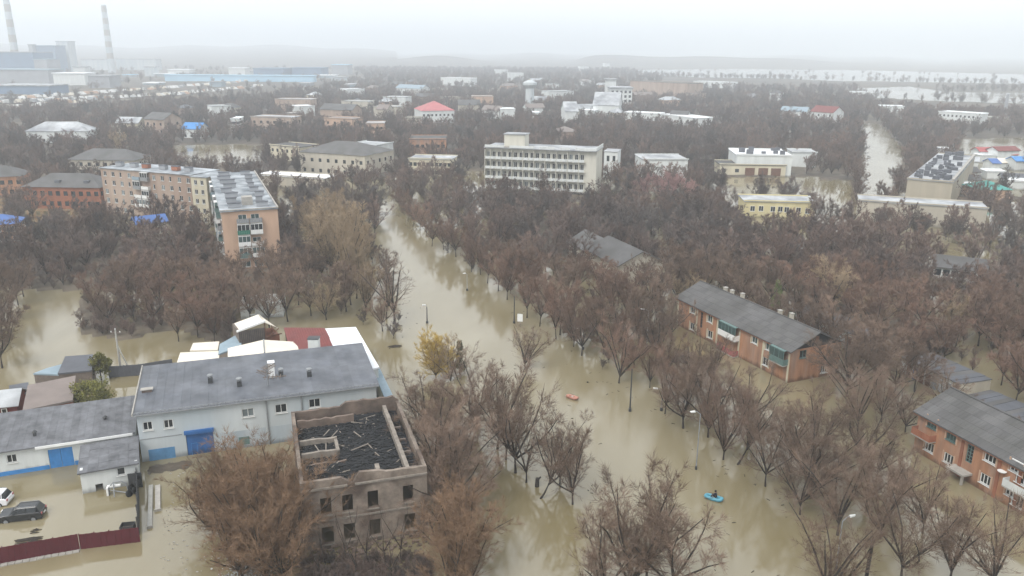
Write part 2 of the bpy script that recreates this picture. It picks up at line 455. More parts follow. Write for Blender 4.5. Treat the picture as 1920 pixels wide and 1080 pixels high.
l.new(ge.outputs['Position'], nm_.inputs[0]); l.new(nm_.outputs[0], nz.inputs[0])
cr = n.new('ShaderNodeValToRGB')
cr.color_ramp.elements[0].position = .35; cr.color_ramp.elements[0].color = (.190, .156, .083, 1)
cr.color_ramp.elements[1].position = .68; cr.color_ramp.elements[1].color = (.264, .228, .147, 1)
l.new(nz.outputs[0], cr.inputs[0]); l.new(cr.outputs[0], df.inputs['Color'])
n1 = n.new('ShaderNodeTexNoise'); n1.inputs['Scale'].default_value = .9; n1.inputs['Detail'].default_value = 3
n1m = n.new('ShaderNodeMapping'); n1m.inputs['Scale'].default_value = (1, .6, 1)
l.new(ge.outputs['Position'], n1m.inputs[0]); l.new(n1m.outputs[0], n1.inputs[0])
bp = n.new('ShaderNodeBump'); bp.inputs['Strength'].default_value = .14; bp.inputs['Distance'].default_value = .06
l.new(n1.outputs[0], bp.inputs['Height']); l.new(bp.outputs[0], gl.inputs['Normal'])
l.new(nm_.outputs[0], n3.inputs[0]); l.new(n3.outputs[0], r3.inputs[0]); l.new(r3.outputs[0], gl.inputs['Roughness'])
l.new(fr.outputs[0], mx.inputs[0]); l.new(df.outputs[0], mx.inputs[1]); l.new(gl.outputs[0], mx.inputs[2]); l.new(mx.outputs[0], o_.inputs[0])
w_ = MB(); w_.quad((-2600, -600, 0), (2600, -600, 0), (2600, 3200, 0), (-2600, 3200, 0))
tag(w_.build('flood_water', wm), kind='structure')

# the air: one closed box round the camera and everything built
hz = MB().box(-17500, 17500, -3600, 17500, -4, 225)
hm = bpy.data.materials.new('haze'); hm.use_nodes = True
n, l = hm.node_tree.nodes, hm.node_tree.links
n.clear(); o_ = n.new('ShaderNodeOutputMaterial'); pv = n.new('ShaderNodeVolumePrincipled')
pv.inputs['Color'].default_value = (.90, .95, 1.0, 1)
pv.inputs['Density'].default_value = .00045
pv.inputs['Anisotropy'].default_value = .2
l.new(pv.outputs[0], o_.inputs['Volume'])
tag(hz.build('haze', hm), kind='stuff')

# ------------------------------------------------------------------ trees
def twig_mat(name, c0, c1, rnd=.25):
    m = bpy.data.materials.new(name); m.use_nodes = True
    n, l = m.node_tree.nodes, m.node_tree.links; b = n['Principled BSDF']
    b.inputs['Roughness'].default_value = .9; b.inputs['Specular IOR Level'].default_value = .15
    oi = n.new('ShaderNodeObjectInfo'); g = n.new('ShaderNodeNewGeometry')
    nz = n.new('ShaderNodeTexNoise'); nz.inputs['Scale'].default_value = .018; nz.inputs['Detail'].default_value = 2
    l.new(g.outputs['Position'], nz.inputs[0])
    ad = n.new('ShaderNodeMath'); ad.operation = 'MULTIPLY_ADD'; ad.inputs[1].default_value = .7
    l.new(oi.outputs['Random'], ad.inputs[0]); 
    s2 = n.new('ShaderNodeMath'); s2.operation = 'MULTIPLY_ADD'; s2.inputs[1].default_value = 1.6; s2.inputs[2].default_value = -.65
    l.new(nz.outputs[0], s2.inputs[0]); l.new(s2.outputs[0], ad.inputs[2])
    mx = n.new('ShaderNodeMix'); mx.data_type = 'RGBA'; mx.inputs[6].default_value = (*c0, 1); mx.inputs[7].default_value = (*c1, 1)
    l.new(ad.outputs[0], mx.inputs[0])
    h = n.new('ShaderNodeHueSaturation'); v = n.new('ShaderNodeMapRange'); v.inputs[3].default_value, v.inputs[4].default_value = 1 - rnd, 1 + rnd
    fr = n.new('ShaderNodeMath'); fr.operation = 'FRACT'; f7 = n.new('ShaderNodeMath'); f7.operation = 'MULTIPLY'; f7.inputs[1].default_value = 7.31
    l.new(oi.outputs['Random'], f7.inputs[0]); l.new(f7.outputs[0], fr.inputs[0]); l.new(fr.outputs[0], v.inputs[0])
    l.new(v.outputs[0], h.inputs['Value']); l.new(mx.outputs[2], h.inputs['Color']); l.new(h.outputs[0], b.inputs['Base Color'])
    return m
T_BARK = mat('dark_bark', (.045, .036, .030), var=.4, scale=3, rough=.95)
T_RED = twig_mat('reddish_twigs', (.140, .095, .072), (.195, .122, .09), .3)
T_BROWN = twig_mat('brown_twigs', (.145, .104, .080), (.195, .135, .10))
T_ORANGE = twig_mat('rust_twigs', (.178, .113, .073), (.215, .138, .086))
T_TAN = twig_mat('tan_twigs', (.27, .20, .13), (.33, .25, .165))
T_PINK = twig_mat('pink_grey_twigs', (.28, .17, .16), (.32, .19, .175))
T_YELLOW = twig_mat('yellow_willow_twigs', (.42, .29, .075), (.46, .33, .10), .1)
T_FAR = twig_mat('grey_brown_twigs', (.108, .094, .088), (.185, .125, .10), .3)

def grow_tree(seed, h, spread, limbs, k2, k3, k4, tw, trunk=.2, up=.12, droop=0., lean=0., rtrunk=None):
    """returns two meshes' data: trunk with limbs, crown of branches and twigs"""
    rd = random.Random(seed)
    T, C = MB(), MB()
    rt = rtrunk or h * .019
    def rv(s): return Vector((rd.gauss(0, s), rd.gauss(0, s), rd.gauss(0, s)))
    def spike(p, d, L, w):
        a = d.orthogonal().normalized(); b = d.cross(a); i = len(C.v); e = p + d * L
        C.v += [tuple(p + a * w), tuple(p - a * w * .5 + b * w * .87), tuple(p - a * w * .5 - b * w * .87), tuple(e)]
        C.f += [(i, i + 1, i + 3), (i + 1, i + 2, i + 3), (i + 2, i, i + 3)]
    def seg(mb, p, q, r0, r1, ns): mb.tube(p, q, r0, r1, ns, caps=False)
    def branch(p, d, L, r, lv):
        ns = (4, 4, 3, 2)[lv]; pts = [p]
        for i in range(ns):
            d = (d + rv((.05, .12, .17, .2)[lv]) + Vector((0, 0, up if lv < 3 else up * .6 - droop))).normalized()
            p2 = p + d * (L / ns); f0, f1 = 1 - .75 * i / ns, 1 - .75 * (i + 1) / ns
            seg(T if lv < 2 else C, p, p2, r * f0, r * f1, (7, 5, 3, 3)[lv])
            p = p2; pts.append((p, d, f1))
            if lv == 0: continue
            kk = (0, k2, k3, k4)[lv]
            for _ in range(kk // ns + (1 if rd.random() < (kk % ns) / ns else 0)):
                t = rd.random(); q = p - d * (L / ns) * t
                ax = rd.uniform(0, 6.283); a = d.orthogonal().normalized(); b = d.cross(a)
                sd = a * math.cos(ax) + b * math.sin(ax)
                an = rd.uniform(.45, .95)
                nd = (d * math.cos(an) + sd * math.sin(an) + Vector((0, 0, .1 - droop))).normalized()
                left = L * (1 - .55 * (i + 1 - t) / ns)
                if lv < 3: branch(q, nd, left * rd.uniform(.42, .62), r * f1 * .55, lv + 1)
                else: spike(q, nd, rd.uniform(.5, 1.05) * h * .075, tw)
        if lv >= 1: spike(p, d, h * .07, max(tw, r * .25))
        return p, d
    p0 = Vector((0, 0, -1.2))
    d0 = Vector((lean, 0, 1)).normalized()
    p, d = branch(p0, d0, h * trunk + 1.2, rt, 0)
    a0 = rd.uniform(0, 6.28)
    for i in range(limbs):
        az = a0 + 6.283 * i / limbs + rd.uniform(-.3, .3)
        sp = spread * rd.uniform(.55, 1.15) if i else spread * .25
        nd = (d * math.cos(sp) + Vector((math.cos(az), math.sin(az), 0)) * math.sin(sp)).normalized()
        branch(p - d * rd.uniform(0, .08) * h, nd, h * (1 - trunk) * rd.uniform(.72, .95), rt * .62, 1)
    return T, C
def meshes(seed, m, *a, **k):
    T, C = grow_tree(seed, *a, **k)
    return T.mesh('trunk', T_BARK), C.mesh('crown', m)
NEAR = [meshes(100 + i, T_BROWN, 11, .78, 6 + i % 2, 7, 8, 13, .0145, up=.10, trunk=.17 + .02 * (i % 3)) for i in range(7)]
TALLV = [meshes(150 + i, T_TAN, 11, .45, 6, 7, 8, 12, .018, trunk=.2, up=.2) for i in range(3)]
BUSHY = [meshes(170 + i, T_ORANGE, 11, .55, 8, 8, 8, 12, .016, trunk=.08, up=.14) for i in range(3)]
SAPL = [meshes(195 + i, T_BROWN, 11, .4, 3, 4, 4, 4, .008, trunk=.25, rtrunk=.13) for i in range(2)]
SPARSE = [meshes(190 + i, T_BROWN, 11, .42, 4, 6, 5, 6, .017, trunk=.22, rtrunk=.26) for i in range(2)]
LEANV = [meshes(201 + i, T_BROWN, 11, .55, 5, 6, 7, 11, .015, trunk=.3, lean=.7) for i in range(2)]
MIDV = [meshes(220 + i, T_RED, 11, .76, 6, 7, 7, 11, .027, trunk=.26, up=.10) for i in range(6)]
WILLOW = meshes(300, T_YELLOW, 11, .62, 10, 9, 9, 13, .03, trunk=.08, up=.13)
FARV = []
for i in range(5):
    T, C = grow_tree(240 + i, 11, .78, 6, 6, 6, 11, .05, trunk=.18)
    nT = len(T.f); off = len(T.v); T.v += C.v; T.f += [tuple(q + off for q in f) for f in C.f]
    me = bpy.data.meshes.new('bare_tree'); me.from_pydata(T.v, [], T.f); me.materials.append(T_FAR); me.materials.append(T_BARK)
    me.polygons.foreach_set('material_index', [1] * nT + [0] * (len(T.f) - nT)); me.update(); FARV.append(me)
def plant(var, loc, h, label, group, m=None, name='bare_tree', rz=None, wide=1.0, cat='tree'):
    s = h / 11.0
    e = empty(name, label, cat, loc, random.Random(int(loc[0] * 91 + loc[1] * 57)).uniform(0, 6.28) if rz is None else rz, group)
    for me, nm in zip(var, ('trunk', 'crown')):
        o = inst(nm, me, e, sc=(s * wide, s * wide, s))
        if m and nm == 'crown': o.material_slots[0].link = 'OBJECT'; o.material_slots[0].material = m
    return e
TREES = []     # planted base points, so that the scattered ones keep their distance
def at(x, y): p = P(x, y); TREES.append((p[0], p[1])); return p

# ------------------------------------------------------------------ buildings: helpers that place things on walls and roofs
def ray(px, py): return F_PX * cF + (px - 960) * cR + (540 - py) * cU
def on_front(b, px, py, k='front'):
    """(s, z) on a wall of building b that is seen at a photo pixel"""
    o, dr, nn, L = b.side(k)
    c, s_ = math.cos(b.rz), math.sin(b.rz); ex, ey = b.e.location[0], b.e.location[1]
    O = np.array([ex + o[0] * c - o[1] * s_, ey + o[0] * s_ + o[1] * c]); Dr = np.array([dr[0] * c - dr[1] * s_, dr[0] * s_ + dr[1] * c])
    N = np.array([-Dr[1], Dr[0]]); d = ray(px, py)
    t = (O @ N) / (d[:2] @ N); p = d * t
    return float((p[:2] - O) @ Dr), float(CAM_H + p[2])
def to_local(b, p):
    c, s_ = math.cos(b.rz), math.sin(b.rz); dx, dy = p[0] - b.e.location[0], p[1] - b.e.location[1]
    return (dx * c + dy * s_, -dx * s_ + dy * c, p[2])
def put_windows(b, k, pix, w, h, **kw):
    out = []
    for (px, py) in pix:
        s, z = on_front(b, px, py, k); a = s - w / 2; zz = max(z - h / 2, .02)
        L = b.L if k in ('front', 'back') else b.D
        if a < .35 or a + w > L - .35: continue
        b.window(k, a, zz, w, h, **kw); out.append((a, zz, w, h))
    return out
def poly_building(name, label, cat, pix, z, wm_, rm, t=.25, group=None, ov=0.0, roofname='roof', z0=-1.3, wall=True):
    """a building of irregular plan: roof corners given as photo pixels, each with its height"""
    zs = z if isinstance(z, (list, tuple)) else [z] * len(pix)
    pts = [P(px, py, q) for (px, py), q in zip(pix, zs)]
    c = sum(pts) / len(pts)
    ar = sum(pts[i][0] * pts[(i + 1) % len(pts)][1] - pts[(i + 1) % len(pts)][0] * pts[i][1] for i in range(len(pts)))
    if ar < 0: pts = pts[::-1]
    e = empty(name, label, cat, (c[0], c[1], 0), 0, group)
    lp = [(p[0] - c[0], p[1] - c[1], p[2]) for p in pts]
    MB().slab(lp, t).build(roofname, rm, e)
    if wall:
        mb = MB(); ins = [(p[0] * .96, p[1] * .96, p[2] - t - .01) for p in lp]; n = len(ins)
        for i in range(n):
            a, b_ = ins[i], ins[(i + 1) % n]
            mb.quad((a[0], a[1], z0), (b_[0], b_[1], z0), b_, a)
        mb.build('wall', wm_, e)
    xs, ys = [p[0] for p in pts], [p[1] for p in pts]
    EXCL.append((np.array([min(xs), min(ys)]), np.array([1., 0.]), max(xs) - min(xs), max(ys) - min(ys), 1.0, 2.0))
    return e, lp, c

# ------------------------------------------------------------------ the long grey-roofed workshop
H0, H1 = 6.5, 7.3
wk = Bld('workshop_building', 'long pale grey workshop with a blue-grey felt roof and a big blue door', 'building', P(255, 778, H0), P(705, 722, H0), 14.2)
hl = put_windows(wk, 'front', [(277, 799), (316, 795)], 1.1, 1.15, mull=1)
hl += put_windows(wk, 'front', [(465, 774)], 1.5, 1.15, mull=1, gm='glasslt')
hl += put_windows(wk, 'front', [(527, 766), (590, 756)], 1.5, 1.25, mull=1)
hl += put_windows(wk, 'front', [(268, 850)], .55, .8, mull=0)
s0, z_ = on_front(wk, 353, 858); s1, z_ = on_front(wk, 404, 850); zt = on_front(wk, 378, 806)[1]
door = (s0, -1.0, s1 - s0, zt + .7)
hl.append(door)
wmesh = MB(); wk.wall('front', wmesh, -1.3, H0 - .05, hl)
for q in ('left', 'back', 'right'): wk.wall(q, wmesh, -1.3, H0 - .05)
wk.part('wall', wmesh, M['palewall'])
d = MB().box(s0 + .02, s1 - .02, .12, .2, -1.0, zt - .36)
dr_ = wk.part('door', d, M['gateblue'])
for i in range(4):
    a = s0 + .1 + (s1 - s0 - .2) * i / 4
    MB().box(a, a + (s1 - s0 - .2) / 4 - .06, .09, .12, -.9, zt - .45).build('door_panel', M['gateblue'], dr_)
MB().box(s0 + .5, s0 + .54, .06, .09, 0, 1.6).box(s0 + 1.2, s0 + 1.24, .06, .09, 0, 1.6).box(s0 + .54, s0 + 1.2, .06, .09, 1.56, 1.6).build('wicket_frame', M['gatelight'], dr_)
wk.part('door_hood', MB().box(s0 - .15, s1 + .1, -.35, -.003, zt - .3, zt + .15), M['gateblue'])
a0 = on_front(wk, 281, 866)[0]; a1 = on_front(wk, 330, 858)[0]; z1 = on_front(wk, 305, 840)[1]
wk.part('dado_panel', MB().box(a0, a1, -.03, -.003, -1.0, z1), M['dadoblue'])
a, z = on_front(wk, 458, 826)
wk.part('vent_louvre', MB().box(a - .65, a + .65, -.06, -.003, z - .55, z + .55), M['frameblue'])
wk.part('wall_paint', MB().box(s1 + .25, on_front(wk, 498, 800)[0], -.02, -.004, -.9, 2.5), M['paintblue']); wk.part('wall_paint', MB().box(on_front(wk, 506, 800)[0], wk.L - 8.5, -.02, -.004, -.9, 2.5), M['paintblue'])
wk.part('string_course', MB().box(.1, s0 - .4, -.05, -.004, 3.05, 3.13), M['steel'])
# roof: a row of felt strips, each lapping over the next
rf = MB().hexa([(-.35, -.4, H0 - .05), (wk.L + .35, -.4, H0 - .05), (wk.L + .35, wk.D + .3, H1 - .05), (-.35, wk.D + .3, H1 - .05), (-.35, -.4, H0 + .1), (wk.L + .35, -.4, H0 + .1), (wk.L + .35, wk.D + .3, H1 + .1), (-.35, wk.D + .3, H1 + .1)])
roof = wk.part('roof', rf, M['felt'])
W_ = (wk.L + .7) / 28
for j in range(2):
    ya, yb = (-.42, wk.D * .5) if j == 0 else (wk.D * .5 + .01, wk.D + .3)
    za, zb = H0 + .1 + (H1 - H0) * (ya + .4) / (wk.D + .7), H0 + .1 + (H1 - H0) * (yb + .4) / (wk.D + .7)
    s_me = MB().hexa([(0, ya, za + .004), (W_ + .06, ya, za + .004), (W_ + .06, yb, zb + .004), (0, yb, zb + .004), (0, ya, za + .02), (W_ + .06, ya, za + .045), (W_ + .06, yb, zb + .045), (0, yb, zb + .02)]).mesh('felt_strip', M['felt'])
    for i in range(28): inst('felt_strip', s_me, roof, (-.35 + i * W_, 0, 0))
g = MB()
for i in range(60):
    a = -.2 + i * (wk.L + .4) / 59; g.box(a - .03, a + .03, -.36, -.31, H0 + .13, H0 + .38)
g.box(-.3, wk.L + .3, -.355, -.315, H0 + .25, H0 + .3); g.box(-.3, wk.L + .3, -.355, -.315, H0 + .38, H0 + .42)
wk.part('snow_guard', g, M['steel'])
wk.part('gutter', MB().box(-.35, wk.L + .35, -.52, -.405, H0 - .04, H0 + .1), M['steel'])
wk.part('verge_trim', MB().hexa([(-.48, -.45, H0), (-.3, -.45, H0), (-.3, wk.D + .3, H1), (-.48, wk.D + .3, H1), (-.48, -.45, H0 + .3), (-.355, -.45, H0 + .3), (-.355, wk.D + .3, H1 + .3), (-.48, wk.D + .3, H1 + .3)]), M['concrete'])
for px in (502, 568):
    s, _ = on_front(wk, px, 790)
    wk.part('downpipe', MB().tube((s, -.12, -.5), (s, -.12, H0), .09, n=6), M['steel'])
for (px, py) in ((395, 716), (449, 721), (527, 704), (580, 703)):
    q = to_local(wk, P(px, py, H0 + .6)); zb = H0 + .1 + (H1 - H0) * (q[1] + .4) / 14.9
    v = wk.part('roof_vent', MB().box(q[0] - .3, q[0] + .3, q[1] - .3, q[1] + .3, zb, zb + .75), M['darksteel'])
    MB().lathe((q[0], q[1], zb + .75), [(.16, 0), (.16, .25), (.42, .3), (.4, .42), (.12, .55)], 8).build('vent_cap', M['steel'], v)
q = to_local(wk, P(510, 706, H0 + .6)); zb = H0 + .6
ch = wk.part('chimney', MB().box(q[0] - .4, q[0] + .4, q[1] - .4, q[1] + .4, zb, zb + 2.1), M['whitepaint'])
MB().box(q[0] - .47, q[0] + .47, q[1] - .47, q[1] + .47, zb + 2.1, zb + 2.2).build('chimney_cap', M['whiteroof'], ch)
q = to_local(wk, P(276, 735, H0 + .4))
st = wk.part('vent_stack', MB().box(q[0] - .6, q[0] + .6, q[1] - .3, q[1] + .3, H0 + .2, H0 + .8), M['brick'])
MB().box(q[0] - .75, q[0] + .75, q[1] - .42, q[1] + .42, H0 + .8, H0 + .9).build('stack_cap', M['concrete'], st)
q = P(503, 722, H0 + .5)
an = empty('tv_antenna', 'tangle of television aerials on a thin mast beside the white chimney', 'antenna', (q[0], q[1], H0 + .45))
an.scale = (1.5, 1.5, 1.2)
MB().tube((0, 0, 0), (0, 0, 2.6), .06, n=6).build('mast', M['steel'], an)
for zz, aa, ln in ((1.0, .2, 1.6), (1.5, 2.6, 1.3), (2.1, 1.2, 1.1)):
    dx, dy = math.cos(aa), math.sin(aa); mb = MB().tube((-dx * .4, -dy * .4, zz), (dx * ln, dy * ln, zz), .055, n=5)
    for i in range(5): t = -.2 + i * ln / 5; mb.tube((dx * t - dy * .5, dy * t + dx * .5, zz), (dx * t + dy * .5, dy * t - dx * .5, zz), .04, n=4)
    mb.build('aerial', M['woodgrey'], an)

# ------------------------------------------------------------------ roofs behind the workshop
poly_building('white_hall', 'low building with a bright white membrane roof at the corner of the workshop', 'building', [(609, 616), (667, 613), (711, 688), (696, 692), (672, 657), (629, 657)], 5.2, M['white'], M['whiteroof'])
e, lp, c = poly_building('side_annex', 'narrow pale annex running along the end of the workshop below the white roof', 'building', [(700, 694), (712, 690), (737, 742), (722, 748)], 3.4, M['cream'], M['lblue'])
e, lp, c = poly_building('red_roof_house', 'low house with a dark red tin roof between the torn loft and the white roof', 'building', [(532, 614), (609, 615), (632, 660), (548, 668)], [5.6, 5.6, 4.7, 4.7], M['brick'], M['redroof'])
rib = MB()
A_, B_, C_, D_ = [np.array(P(px, py, z)) - np.array([c[0], c[1], 0]) for (px, py), z in zip([(532, 614), (609, 615), (632, 660), (548, 668)], [5.6, 5.6, 4.7, 4.7])]
for i in range(1, 16):
    t = i / 16; a, b_ = A_ + (B_ - A_) * t, D_ + (C_ - D_) * t; rib.tube((a[0], a[1], a[2] + .03), (b_[0], b_[1], b_[2] + .03), .035, n=4)
rib.build('standing_seam', M['redroof'], e)
q = P(590, 660, 4.9)
chb = empty('brick_chimney', 'square whitewashed chimney on the dark red tin roof', 'chimney', (q[0], q[1], 4.6))
MB().box(-.8, .8, -.6, .6, 0, 2.6).build('stack', M['white'], chb); MB().box(-.9, .9, -.7, .7, 2.6, 2.72).build('cap', M['darksteel'], chb)
# cream gabled house
pts = [P(427, 676, 5.0), P(496, 662, 6.4), P(494, 637, 6.4), P(427, 653, 5.0), P(563, 667, 5.0), P(556, 641, 5.0)]
c = sum(pts) / 6; L_ = [tuple(p - np.array([c[0], c[1], 0])) for p in pts]
cg = empty('cream_roof_house', 'red brick house under a cream gabled tin roof just behind the workshop', 'house', (c[0], c[1], 0))
MB().slab([L_[0], L_[1], L_[2], L_[3]], .1).slab([L_[1], L_[4], L_[5], L_[2]], .1).build('roof', M['creamroof'], cg)
w = MB(); lo = lambda p, z=-1.3: (p[0], p[1], z); dn = lambda p: (p[0], p[1] + .25, p[2] - .16)
w.poly([lo(dn(L_[0])), lo(dn(L_[4])), dn(L_[4]), dn(L_[1]), dn(L_[0])]); w.quad(lo(L_[3]), lo(dn(L_[0])), dn(L_[0]), dn(L_[3])); w.quad(lo(dn(L_[4])), lo(L_[5]), dn(L_[5]), dn(L_[4])); w.quad(lo(L_[5]), lo(L_[3]), dn(L_[3]), dn(L_[5]))
w.build('wall', M['orangedim'], cg)
MB().tube(tuple(np.array(L_[1]) + [0, 0, .05]), tuple(np.array(L_[2]) + [0, 0, .05]), .1, n=6).build('ridge_cap', M['steel'], cg)
poly_building('cream_shed', 'flat cream tin roofed shed at the left end behind the workshop', 'shed', [(327, 693), (338, 661), (413, 658), (408, 683)], [3.6, 3.9, 3.9, 3.6], M['beigewall'], M['creamroof'])
poly_building('narrow_shed', 'narrow pale roofed lean-to behind the flat cream shed', 'shed', [(356, 657), (362, 643), (411, 640), (408, 656)], 3.2, M['beigewall'], M['creamroof'])
poly_building('blue_tin_shed', 'small shed with a light blue tilted tin roof beside the cream gable', 'shed', [(409, 664), (412, 645), (450, 624), (453, 648)], [4.0, 4.6, 5.2, 4.6], M['beigewall'], M['lblue'])
# the torn loft
a, b_ = P(449, 640, 5.0), P(497, 632, 5.0)
lf = Bld('torn_loft_house', 'half dismantled loft with grey mesh wall, white edge beam and beige torn roof', 'house', a, b_, 5.0, margin=1)
lf.walls(-1.2, 6.6, M['woodgrey'], sides=('front', 'left'))
lf.part('edge_beam', MB().hexa([(-.3, -.25, 6.6), (lf.L + .2, -.25, 7.6), (lf.L + .2, .1, 7.6), (-.3, .1, 6.6), (-.3, -.25, 6.85), (lf.L + .2, -.25, 7.9), (lf.L + .2, .1, 7.9), (-.3, .1, 6.85)]), M['whitepaint'])
lf.part('roof', MB().slab([(lf.L, .1, 7.6), (lf.L + 2.2, .2, 6.2), (lf.L + 2.6, 3.8, 5.0), (lf.L + .3, 4.6, 7.6)], .1).slab([(lf.L, .0, 7.55), (lf.L + .2, 4.5, 7.55), (.3, 4.9, 6.5), (.0, .2, 6.5)], .1), M['creamroof'])
lf.part('truss', MB().tube((lf.L + .2, 0, 4.6), (lf.L + 2.3, 0, 6.1), .08).tube((lf.L + .1, 0, 4.6), (lf.L + .1, 0, 7.6), .1).tube((lf.L + .2, 0, 5.0), (lf.L + 2.8, .4, 5.0), .1).tube((lf.L + 1.2, 0, 4.8), (lf.L + 1.2, 0, 6.8), .07), M['framewood'])
lf.part('side_wall', MB().box(lf.L + .25, lf.L + 2.4, .3, 4.4, -1.2, 4.9), M['orangedim'])
sl = MB()
for i in range(14): a = .1 + i * (lf.L - .2) / 13; sl.box(a - .04, a + .04, -.07, -.003, 4.6, 6.55)
lf.part('batten', sl, M['darksteel'])

# ------------------------------------------------------------------ low building and annex round the yard
B_ = P(252, 808, 3.4); A_ = P(0, 845, 3.4); A_ = A_ + (A_ - B_) * .45
lb = Bld('low_workshop', 'low white building with a patchy dark felt roof and blue painted base', 'building', A_, B_, 8.6)
g0 = on_front(lb, 93, 868)[0]; g1 = on_front(lb, 139, 862)[0]; gz = on_front(lb, 116, 840)[1]
hl = put_windows(lb, 'front', [(22, 860), (-20, 865), (-62, 870)], 1.1, 1.1, mull=1)
gate = (g0, -1.0, g1 - g0, gz + 1.0)
mb = MB(); lb.wall('front', mb, -1.2, 3.3, hl + [gate])
for q in ('left', 'back', 'right'): lb.wall(q, mb, -1.2, 3.3)
lb.part('wall', mb, M['white'])
lb.part('dado_panel', MB().box(0, g0 - .06, -.03, -.003, -1, .55), M['gatelight'])
lb.part('dado_panel', MB().box(g1 + .06, lb.L - 5.6, -.03, -.003, -1, .55), M['gatelight'])
for i in range(2):
    a = g0 + (g1 - g0) * i / 2
    gt = lb.part('gate_leaf', MB().box(a + .02, a + (g1 - g0) / 2 - .02, .05, .12, -.9, gz - .02), M['gatelight'])
    MB().box(a + .3, a + .36, .02, .05, -.5, gz - .3).box(a + 1.0, a + 1.06, .02, .05, -.5, gz - .3).build('gate_rib', M['gatelight'], gt)
rf = lb.part('roof', MB().hexa([(-.3, -.5, 3.25), (lb.L + .1, -.5, 3.25), (lb.L + .1, lb.D + .3, 4.45), (-.3, lb.D + .3, 4.45), (-.3, -.5, 3.4), (lb.L + .1, -.5, 3.4), (lb.L + .1, lb.D + .3, 4.6), (-.3, lb.D + .3, 4.6)]), M['feltdk'])
nst = 26; W_ = (lb.L + .4) / nst
s_me = MB().hexa([(0, -.52, 3.405), (W_ + .05, -.52, 3.405), (W_ + .05, lb.D + .3, 4.605), (0, lb.D + .3, 4.605), (0, -.52, 3.42), (W_ + .05, -.52, 3.44), (W_ + .05, lb.D + .3, 4.64), (0, lb.D + .3, 4.62)]).mesh('felt_strip', M['feltdk'])
for i in range(nst): inst('felt_strip', s_me, rf, (-.3 + i * W_, 0, 0))
lb.part('fascia', MB().box(lb.L - 11, lb.L - .2, -.62, -.525, 3.1, 3.42), M['whitepaint'])
for px, py in ((65, 815), (197, 787)):
    q = to_local(lb, P(px, py, 3.9)); lb.part('roof_vent', MB().lathe((q[0], q[1], 3.7), [(.2, 0), (.2, .5), (.35, .55), (.1, .8)], 8), M['darksteel'])
ax = Bld('yard_annex', 'small white annex with a cracked dark roof and broken front wall opening', 'building', P(149, 886, 2.8), P(257, 867, 2.8), 6.6)
hl = put_windows(ax, 'front', [(227, 884)], .9, 1.0, mull=0)
s, z = on_front(ax, 185, 905); hl.append((s - .4, -1.1, .8, 2.0))
mb = MB(); ax.wall('front', mb, -1.2, 2.7, hl)
for q in ('left', 'right', 'back'): ax.wall(q, mb, -1.2, 2.9)
ax.part('wall', mb, M['white'])
rf = ax.part('roof', MB().hexa([(-.25, -.3, 2.65), (ax.L + .2, -.3, 2.65), (ax.L + .2, ax.D - .1, 3.1), (-.25, ax.D - .1, 3.1), (-.25, -.3, 2.8), (ax.L + .2, -.3, 2.8), (ax.L + .2, ax.D - .1, 3.24), (-.25, ax.D - .1, 3.24)]), M['feltdk'])
for i in range(6):
    for j in range(4):
        x0 = -.25 + (ax.L + .45) * i / 6; x1 = x0 + (ax.L + .45) / 6 - .03; y0 = -.3 + (ax.D + .2) * j / 4; y1 = y0 + (ax.D + .2) / 4 - .03
        z0 = 2.8 + .44 * (y0 + .3) / (ax.D + .2); z1 = 2.8 + .44 * (y1 + .3) / (ax.D + .2); w = random.uniform(0.01, .06)
        MB().hexa([(x0, y0, z0 + .002), (x1, y0, z0 + .002), (x1, y1, z1 + .002), (x0, y1, z1 + .002), (x0, y0, z0 + w), (x1, y0, z0 + w * .6), (x1, y1, z1 + w), (x0, y1, z1 + w * .5)]).build('felt_sheet', M['feltdk'], rf)
# ------------------------------------------------------------------ sheds at the left edge
bs = poly_building('brown_shed', 'big shed with a plain brown tin roof and reddish front wall', 'shed', [(42, 770), (52, 722), (142, 704), (136, 750)], [3.4, 4.2, 4.2, 3.4], M['orangedim'], M['brownroof'])
poly_building('grey_lean_to', 'bluish grey tin lean-to behind the brown shed', 'shed', [(108, 700), (122, 668), (175, 664), (172, 694)], [2.8, 3.3, 3.3, 2.8], M['woodgrey'], M['slatedk'])
poly_building('flat_tin_shed', 'flat pale tin roof standing in the water left of the grey lean-to', 'shed', [(62, 700), (88, 690), (118, 682), (112, 702)], 2.2, M['woodgrey'], M['lblue'])
hut = Bld('red_hut', 'small dark red hut with a pale roof at the left edge', 'hut', P(-45, 765, 2.6), P(30, 757, 2.6), 5.0)
hut.walls(-1.1, 2.6, M['darkred'], t=.15); hut.part('gable_wall', gable_ends(hut, 2.6, 1.3, .15), M['darkred']); hut.part('roof', gable(hut, 2.6, 1.3, .35, .1), M['snowroof'])
hut.window('front', hut.L - 1.9, .7, .7, 1.4, mull=0, inset=-.12)
hut2 = Bld('open_shed', 'open fronted dark red shed beside the small hut', 'shed', P(22, 742, 2.2), P(50, 737, 2.2), 4.0)
hut2.walls(-1.1, 2.2, M['darkred'], t=.12, sides=('left', 'back', 'right')); hut2.part('roof', MB().box(-.3, hut2.L + .3, -.4, 4.2, 2.2, 2.3), M['slatedk'])
